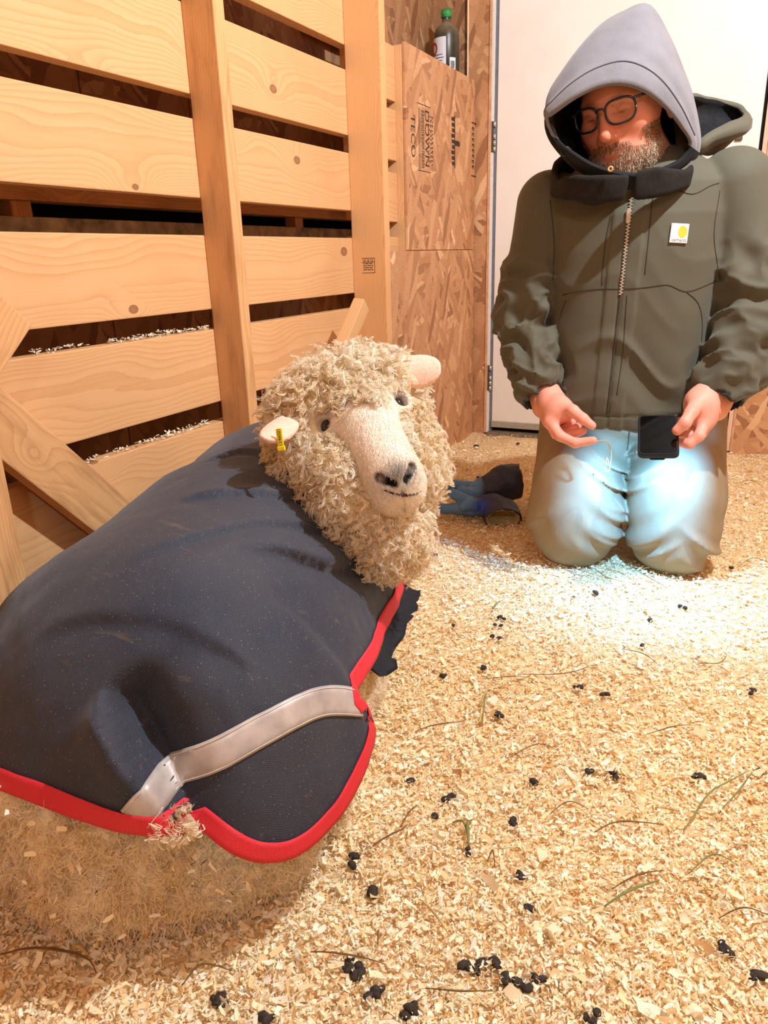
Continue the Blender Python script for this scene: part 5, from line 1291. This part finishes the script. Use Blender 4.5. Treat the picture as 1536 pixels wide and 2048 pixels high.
DUNG = [(993, 1242, 2), (985, 1272, 2), (1001, 1420, 4), (1160, 1370, 3), (1211, 1386, 2), (886, 1348, 2), (968, 1325, 3), (895, 1582, 3), (817, 1546, 2), (1177, 1536, 2), (1230, 1544, 2), (1396, 1542, 4), (1518, 1530, 3),
        (745, 1780, 4), (932, 1698, 2), (1040, 1750, 2), (1035, 1640, 2), (1050, 1808, 2), (435, 1986, 5), (530, 2030, 3), (692, 1925, 5), (716, 1936, 4), (745, 1975, 4), (826, 2006, 4), (935, 1925, 3), (986, 1912, 4),
        (1012, 1946, 3), (1046, 1960, 4), (1088, 1952, 2), (1180, 2026, 3), (1452, 1882, 5), (1512, 1932, 4), (1361, 1206, 2), (1196, 1179, 2), (870, 1110, 2), (850, 1120, 1), (832, 1142, 2), (708, 1716, 3), (1300, 1234, 1),
        (952, 886, 2), (1036, 883, 1), (956, 949, 1), (1147, 1188, 1), (1463, 1132, 1), (1285, 1284, 1), (1004, 1228, 3), (905, 1246, 1), (1500, 1376, 2), (870, 1628, 1), (1068, 1555, 1)]
ORD = 'lowest second third fourth fifth sixth seventh eighth ninth tenth eleventh twelfth thirteenth fourteenth fifteenth sixteenth seventeenth eighteenth nineteenth twentieth twenty-first twenty-second twenty-third'.split()
def place_words(pts):
    zones = [(600, "under the sheep's tail end"), (850, 'just right of the coat'), (1050, 'below the gloves'), (1300, 'below the phone'), (9999, 'towards the right edge')]
    names = {}; cnt = {}
    for i in sorted(range(len(pts)), key=lambda i: -pts[i][1]):
        z = next(w for lim, w in zones if pts[i][0] < lim); cnt[z] = cnt.get(z, 0) + 1; k = cnt[z]
        names[i] = z + ', ' + ORD[k - 1] + ' counting up from the bottom'
    return names
DN = place_words([(x, y) for x, y, _ in DUNG])
for di, (x, y, k) in enumerate(DUNG):
    c = on_z(x, y, .012); rr = random.Random(x * 7 + y); s = .0058 if y > 1100 else .0085
    blob('dung_clump', [(c[0] + rr.gauss(0, s * .9 * (k > 1)), c[1] + rr.gauss(0, s * .9 * (k > 1)), floor_h(np.array([c[0]]), np.array([c[1]]))[0] + .008 + rr.uniform(0, .004), s * rr.uniform(.75, 1.2)) for _ in range(k)],
         M_dung, 'dark sheep droppings ' + DN[di], 'droppings in the bedding', 'droppings')
HAYC = [flat('hay_brown', srgb(112, 82, 48), .7, var=.3, scale=40), flat('hay_straw', srgb(196, 164, 104), .7, var=.2, scale=40), flat('hay_green', srgb(122, 124, 72), .7, var=.25, scale=40)]
HAY = [(0, [(1040, 1345), (1120, 1350), (1195, 1330)], 1), (0, [(965, 1345), (1000, 1350), (1060, 1352)], 1), (2, [(965, 1430), (970, 1390), (976, 1360)], 2), (0, [(1240, 1295), (1290, 1315), (1320, 1330)], 1),
       (0, [(1400, 1325), (1440, 1330), (1455, 1310)], 1), (2, [(1370, 1640), (1420, 1580), (1500, 1530)], 1.6), (2, [(1440, 1610), (1480, 1570), (1510, 1530)], 1.4), (2, [(937, 1690), (935, 1650), (945, 1632)], 3), (2, [(905, 1640), (925, 1645), (935, 1665)], 2),
       (0, [(975, 1720), (985, 1705), (990, 1730)], 1.2), (1, [(840, 1790), (870, 1825), (900, 1860)], 2), (0, [(745, 1690), (800, 1665), (815, 1645)], 1.6), (0, [(800, 1650), (830, 1610), (835, 1600)], 1.2), (0, [(1225, 1765), (1275, 1745), (1330, 1725)], 1.4),
       (2, [(1210, 1800), (1270, 1770), (1320, 1745)], 2.2), (0, [(360, 1950), (400, 1920), (460, 1925)], 1.3), (0, [(0, 1905), (70, 1895), (170, 1910), (190, 1935)], 1.8), (1, [(140, 1885), (175, 1900)], 2.4), (0, [(1190, 1650), (1240, 1632), (1330, 1628)], 1.3),
       (0, [(1085, 1120), (1180, 1110), (1240, 1130)], 1), (0, [(830, 1450), (880, 1440), (930, 1425)], 1.2), (1, [(960, 1400), (985, 1350)], 2), (0, [(1290, 1460), (1330, 1455), (1390, 1440)], 1), (0, [(1470, 970), (1500, 965), (1536, 975)], 1),
       (0, [(1480, 1125), (1510, 1115), (1536, 1118)], 1), (0, [(780, 1070), (800, 1110), (812, 1140)], 1.1), (0, [(752, 1040), (768, 1070), (775, 1100)], 1), (0, [(1270, 1140), (1300, 1160), (1340, 1175)], 1), (0, [(1180, 1130), (1210, 1150), (1250, 1160)], 1),
       (0, [(900, 1250), (920, 1275), (935, 1268)], 1), (2, [(1380, 1730), (1430, 1700), (1480, 1720)], 1.4), (0, [(1440, 1820), (1490, 1810), (1536, 1815)], 1.2), (0, [(620, 1895), (680, 1905), (770, 1915)], 1.3), (0, [(850, 1960), (920, 1975), (990, 1965)], 1.2),
       (0, [(755, 1880), (757, 1850)], 1.2), (0, [(1100, 1620), (1140, 1600), (1180, 1605)], 1), (0, [(1020, 1500), (1080, 1480), (1120, 1490)], 1), (1, [(1250, 1400), (1290, 1380)], 1.5), (0, [(830, 1030), (845, 1070), (838, 1090)], 1), (2, [(1000, 1190), (985, 1215), (1010, 1185)], 1.5)]
HN = {}
for ci in range(3):
    ids = [i for i, h in enumerate(HAY) if h[0] == ci]; pw = place_words([h for h in [HAY[i][1][0] for i in ids]])
    for j, i in enumerate(ids): HN[i] = pw[j]
for k, (ci, pts, w_) in enumerate(HAY):
    L = np.array([on_z(x, y, .018) for x, y in pts]); P = spline(L, 14) if len(L) > 1 else L; s = np.linspace(0, 1, len(P)); P[:, 2] = floor_h(P[:, 0], P[:, 1]) + .014 + .008 * np.sin(s * 3.14)
    o = tube('hay_stalk', P, np.interp(s, [0, .5, 1], [.5, 1, .35]) * .0011 * w_, HAYC[ci], None, 5)
    tag(o, ('thin brown', 'pale straw-coloured', 'dull green')[ci] + ' hay stalk ' + HN[k], 'hay', 'loose hay stalks, ' + ('brown', 'straw', 'green')[ci])
# ------------------------------------------------------------------ bottle on the knee wall
def bottle():
    x0 = -1.335; base = on_x(893, 140, x0); y0 = base[1]; top = on_x(889, 17, x0); z0 = 1.571; Ht = top[2] - z0; r = .054
    b = empty('bottle', (x0, y0, z0)); tag(b, 'dusty dark green bottle with green cap and white label on the ledge', 'bottle')
    t = NT('bottle_glass'); v = t.coord('Object'); n = t.noise(v, 25, 3); g = t.n('NewGeometry'); sx = t.n('SeparateXYZ'); t.put(sx.inputs[0], g.outputs['Normal'])
    dust = t.math('MULTIPLY', t.math('ADD', t.math('MULTIPLY', sx.outputs[2], .9), .25), t.math('ADD', n, .25))
    t.set(Base_Color=t.mix(t.ramp(dust, [(.1, (0,) * 3), (.8, (1,) * 3)]), srgb(32, 34, 28), srgb(130, 116, 92)), Roughness=.35); Mg = t.m
    h = Ht; lathe('glass', [(0, 0), (r * .9, 0), (r, .008), (r, h * .60), (r * .97, h * .66), (r * .82, h * .73), (r * .55, h * .78), (r * .36, h * .81), (r * .33, h * .87), (r * .36, h * .89), (r * .36, h * .90), (0, h * .90)], Mg, b, 40)
    cp = lathe('cap', [(r * .38, h * .885), (r * .41, h * .89), (r * .41, h * .985), (r * .36, h), (0, h)], flat('green_cap', srgb(52, 140, 70), .5, var=.35, scale=90), b, 32)
    M_lab = flat('white_label', srgb(214, 220, 230), .6, var=.05); M_lr = flat('label_red', srgb(176, 60, 46), .6)
    def wrap(name, a0, a1, z_0, z_1, mat, rr=1.012, par=b, n=14):
        V = []; F = []
        for i in range(n + 1):
            a = math.radians(a0 + (a1 - a0) * i / n)
            for z in (z_0, z_1): V.append((r * rr * math.cos(a), r * rr * math.sin(a), z))
        for i in range(n): F.append((2 * i, 2 * i + 2, 2 * i + 3, 2 * i + 1))
        return link(name, mesh_np(name, V, F), mat, par)
    view = math.degrees(math.atan2(-y0, -x0))
    lb = wrap('label', view - 100, view - 2, .015, h * .575, M_lab)
    for k in range(6): wrap('print_line', view - 62, view - 12 - 6 * (k % 2), h * (.09 + .045 * k), h * (.10 + .045 * k), M_ink, 1.02, lb)
    wrap('print_block', view - 40, view - 14, h * .035, h * .062, M_black, 1.02, lb)
    V = []; 
    for i in range(28):
        a = 2 * math.pi * i / 28
        for k in (1, .62): aa = math.radians(view - 70 + 26 * k * math.cos(a)); V.append((r * 1.02 * math.cos(aa), r * 1.02 * math.sin(aa), h * .42 + h * .10 * k * math.sin(a)))
    F = [(2 * i, 2 * ((i + 1) % 28), 2 * ((i + 1) % 28) + 1, 2 * i + 1) for i in range(28)]; link('red_ring', mesh_np('red_ring', V, F), M_lr, lb)
    st = wrap('sticker', view + 14, view + 44, h * .05, h * .27, M_lab); wrap('sticker_print', view + 19, view + 38, h * .11, h * .22, flat('sticker_grey', srgb(110, 122, 124), .6, var=.4, scale=120), 1.02, st)
bottle()
# ------------------------------------------------------------------ work gloves on the shavings
M_glove = colattr('glove_rubber', .55, .4, .3, 300, var=.15)
def glove(name, label, cuff, palm, fingers, opening, k=.012):
    """cuff: list of (px,py,depth offset,radius); fingers: lists of the same; all measured from a floor point behind the pair"""
    G0 = np.linalg.norm(on_z(985, 1045, 0) - [0, 0, CAM_H])
    def W(x, y, d): return np.array([0, 0, CAM_H]) + ray(x, y) * (G0 + d)
    cp = [W(x, y, d) for x, y, d, r in cuff]; cr = [r for *_, r in cuff]; pp = [(W(x, y, d), r) for x, y, d, r in palm]; fg = [[(W(x, y, d), r) for x, y, d, r in f] for f in fingers]
    ax = nrm(cp[-1] - cp[-2])
    def fn(P):
        d = d_chain(P, cp, cr, .02, sq=.72, axis=opening)
        for i in range(len(pp) - 1): d = smin(d, d_cone(P, pp[i][0], pp[i + 1][0], pp[i][1], pp[i + 1][1]), k)
        for f in fg:
            e = d_chain(P, [a for a, _ in f], [b for _, b in f], .006); d = smin(d, e, .006)
        end = (P - cp[-1]) @ ax; d = smax(d, end, .004)
        inner = d_cone(P, cp[-2], cp[-1] + ax * .03, cr[-2] - .008, cr[-1] - .006, sq=.72, axis=opening)
        return smax(d, -inner, .003) - .0022 * fbm(P, 40., 2)
    def col(V):
        c = np.tile(srgb(50, 51, 66), (len(V), 1))
        for f in fg:
            tt = nrm(f[-1][0] - f[-2][0]); s = sstep(-.055, -.022, (V - f[-1][0]) @ tt) * (np.linalg.norm(V - f[-1][0], axis=1) < .075); c = c * (1 - s[:, None]) + s[:, None] * np.array(srgb(92, 134, 180))
        if len(fingers) > 3:
            s = np.exp(-(np.linalg.norm(V - W(962, 1015, -.02), axis=1) / .03) ** 2)[:, None] * .9; c = c * (1 - s) + s * np.array(srgb(50, 84, 190))
        end = (V - cp[-1]) @ ax; r = np.linalg.norm(V - cp[-1] - end[:, None] * ax, axis=1); inn = d_cone(V, cp[-2], cp[-1] + ax * .03, cr[-2] - .008, cr[-1] - .006, sq=.72, axis=opening) < .0025
        m = (inn & (end > -.12)).astype(float)[:, None]; return c * (1 - m) + m * np.array(srgb(196, 178, 124))
    c = W(970, 1000, 0); o = sdf_obj(name, fn, c - .24, c + .24, .0045, M_glove, None, col); tag(o, label, 'glove', 'work gloves beside the kneeling man')
    return o
glove('work_glove', 'blue-tipped work glove lying with its cream-lined cuff opening towards the camera',
      [(985, 1008, .02, .040), (1003, 1022, .0, .052), (1006, 1040, -.035, .062)], [(940, 1012, .03, .030), (985, 1010, .02, .040)],
      [[(945, 1005, .03, .021), (925, 997, .03, .019), (906, 988, .03, .0175)], [(945, 1020, .02, .020), (915, 1017, .02, .019), (888, 1018, .02, .0185)], [(950, 1010, .0, .022), (938, 1008, -.01, .021), (930, 1012, -.01, .019)], [(945, 1022, .03, .014), (930, 1026, .03, .013)]], (0, 0, 1.))
glove('work_glove', 'dark work glove behind the other one with its closed cuff beside the trousers',
      [(975, 978, .10, .046), (1010, 965, .12, .058), (1040, 962, .13, .062)], [(950, 982, .09, .036), (985, 975, .10, .050)],
      [[(955, 976, .11, .022), (925, 972, .12, .020), (900, 970, .12, .0185)], [(955, 990, .07, .022), (938, 988, .06, .020), (922, 982, .06, .0185)], [(960, 992, .10, .018), (940, 990, .10, .015)]], (0, 1., 0))
# thread of straw hanging from the fingers
P = [ml(1186, 884, -.19), ml(1212, 882, -.16), ml(1222, 905, -.15), ml(1218, 940, -.15), ml(1210, 940, -.15), ml(1213, 915, -.15), ml(1218, 930, -.15)]
o = tube('straw_thread', MAN_O + spline(np.array(P), 40) @ MR.T, .0014, HAYC[1], None, 5); tag(o, 'pale thread of straw hanging from the man\'s fingertips', 'straw')
# ------------------------------------------------------------------ everything above is in units of 0.777 m: bring the place to true size
UNIT = 0.777
for o in list(SC.objects):
    if o.parent is None and o.type != 'LIGHT':
        if o is camera: o.location = o.location * UNIT
        else: o.location = o.location * UNIT; o.scale = [s * UNIT for s in o.scale]
    elif o.type == 'LIGHT':
        if o.parent is None: o.location = o.location * UNIT
        o.data.energy *= UNIT ** 2; o.data.shadow_soft_size *= UNIT
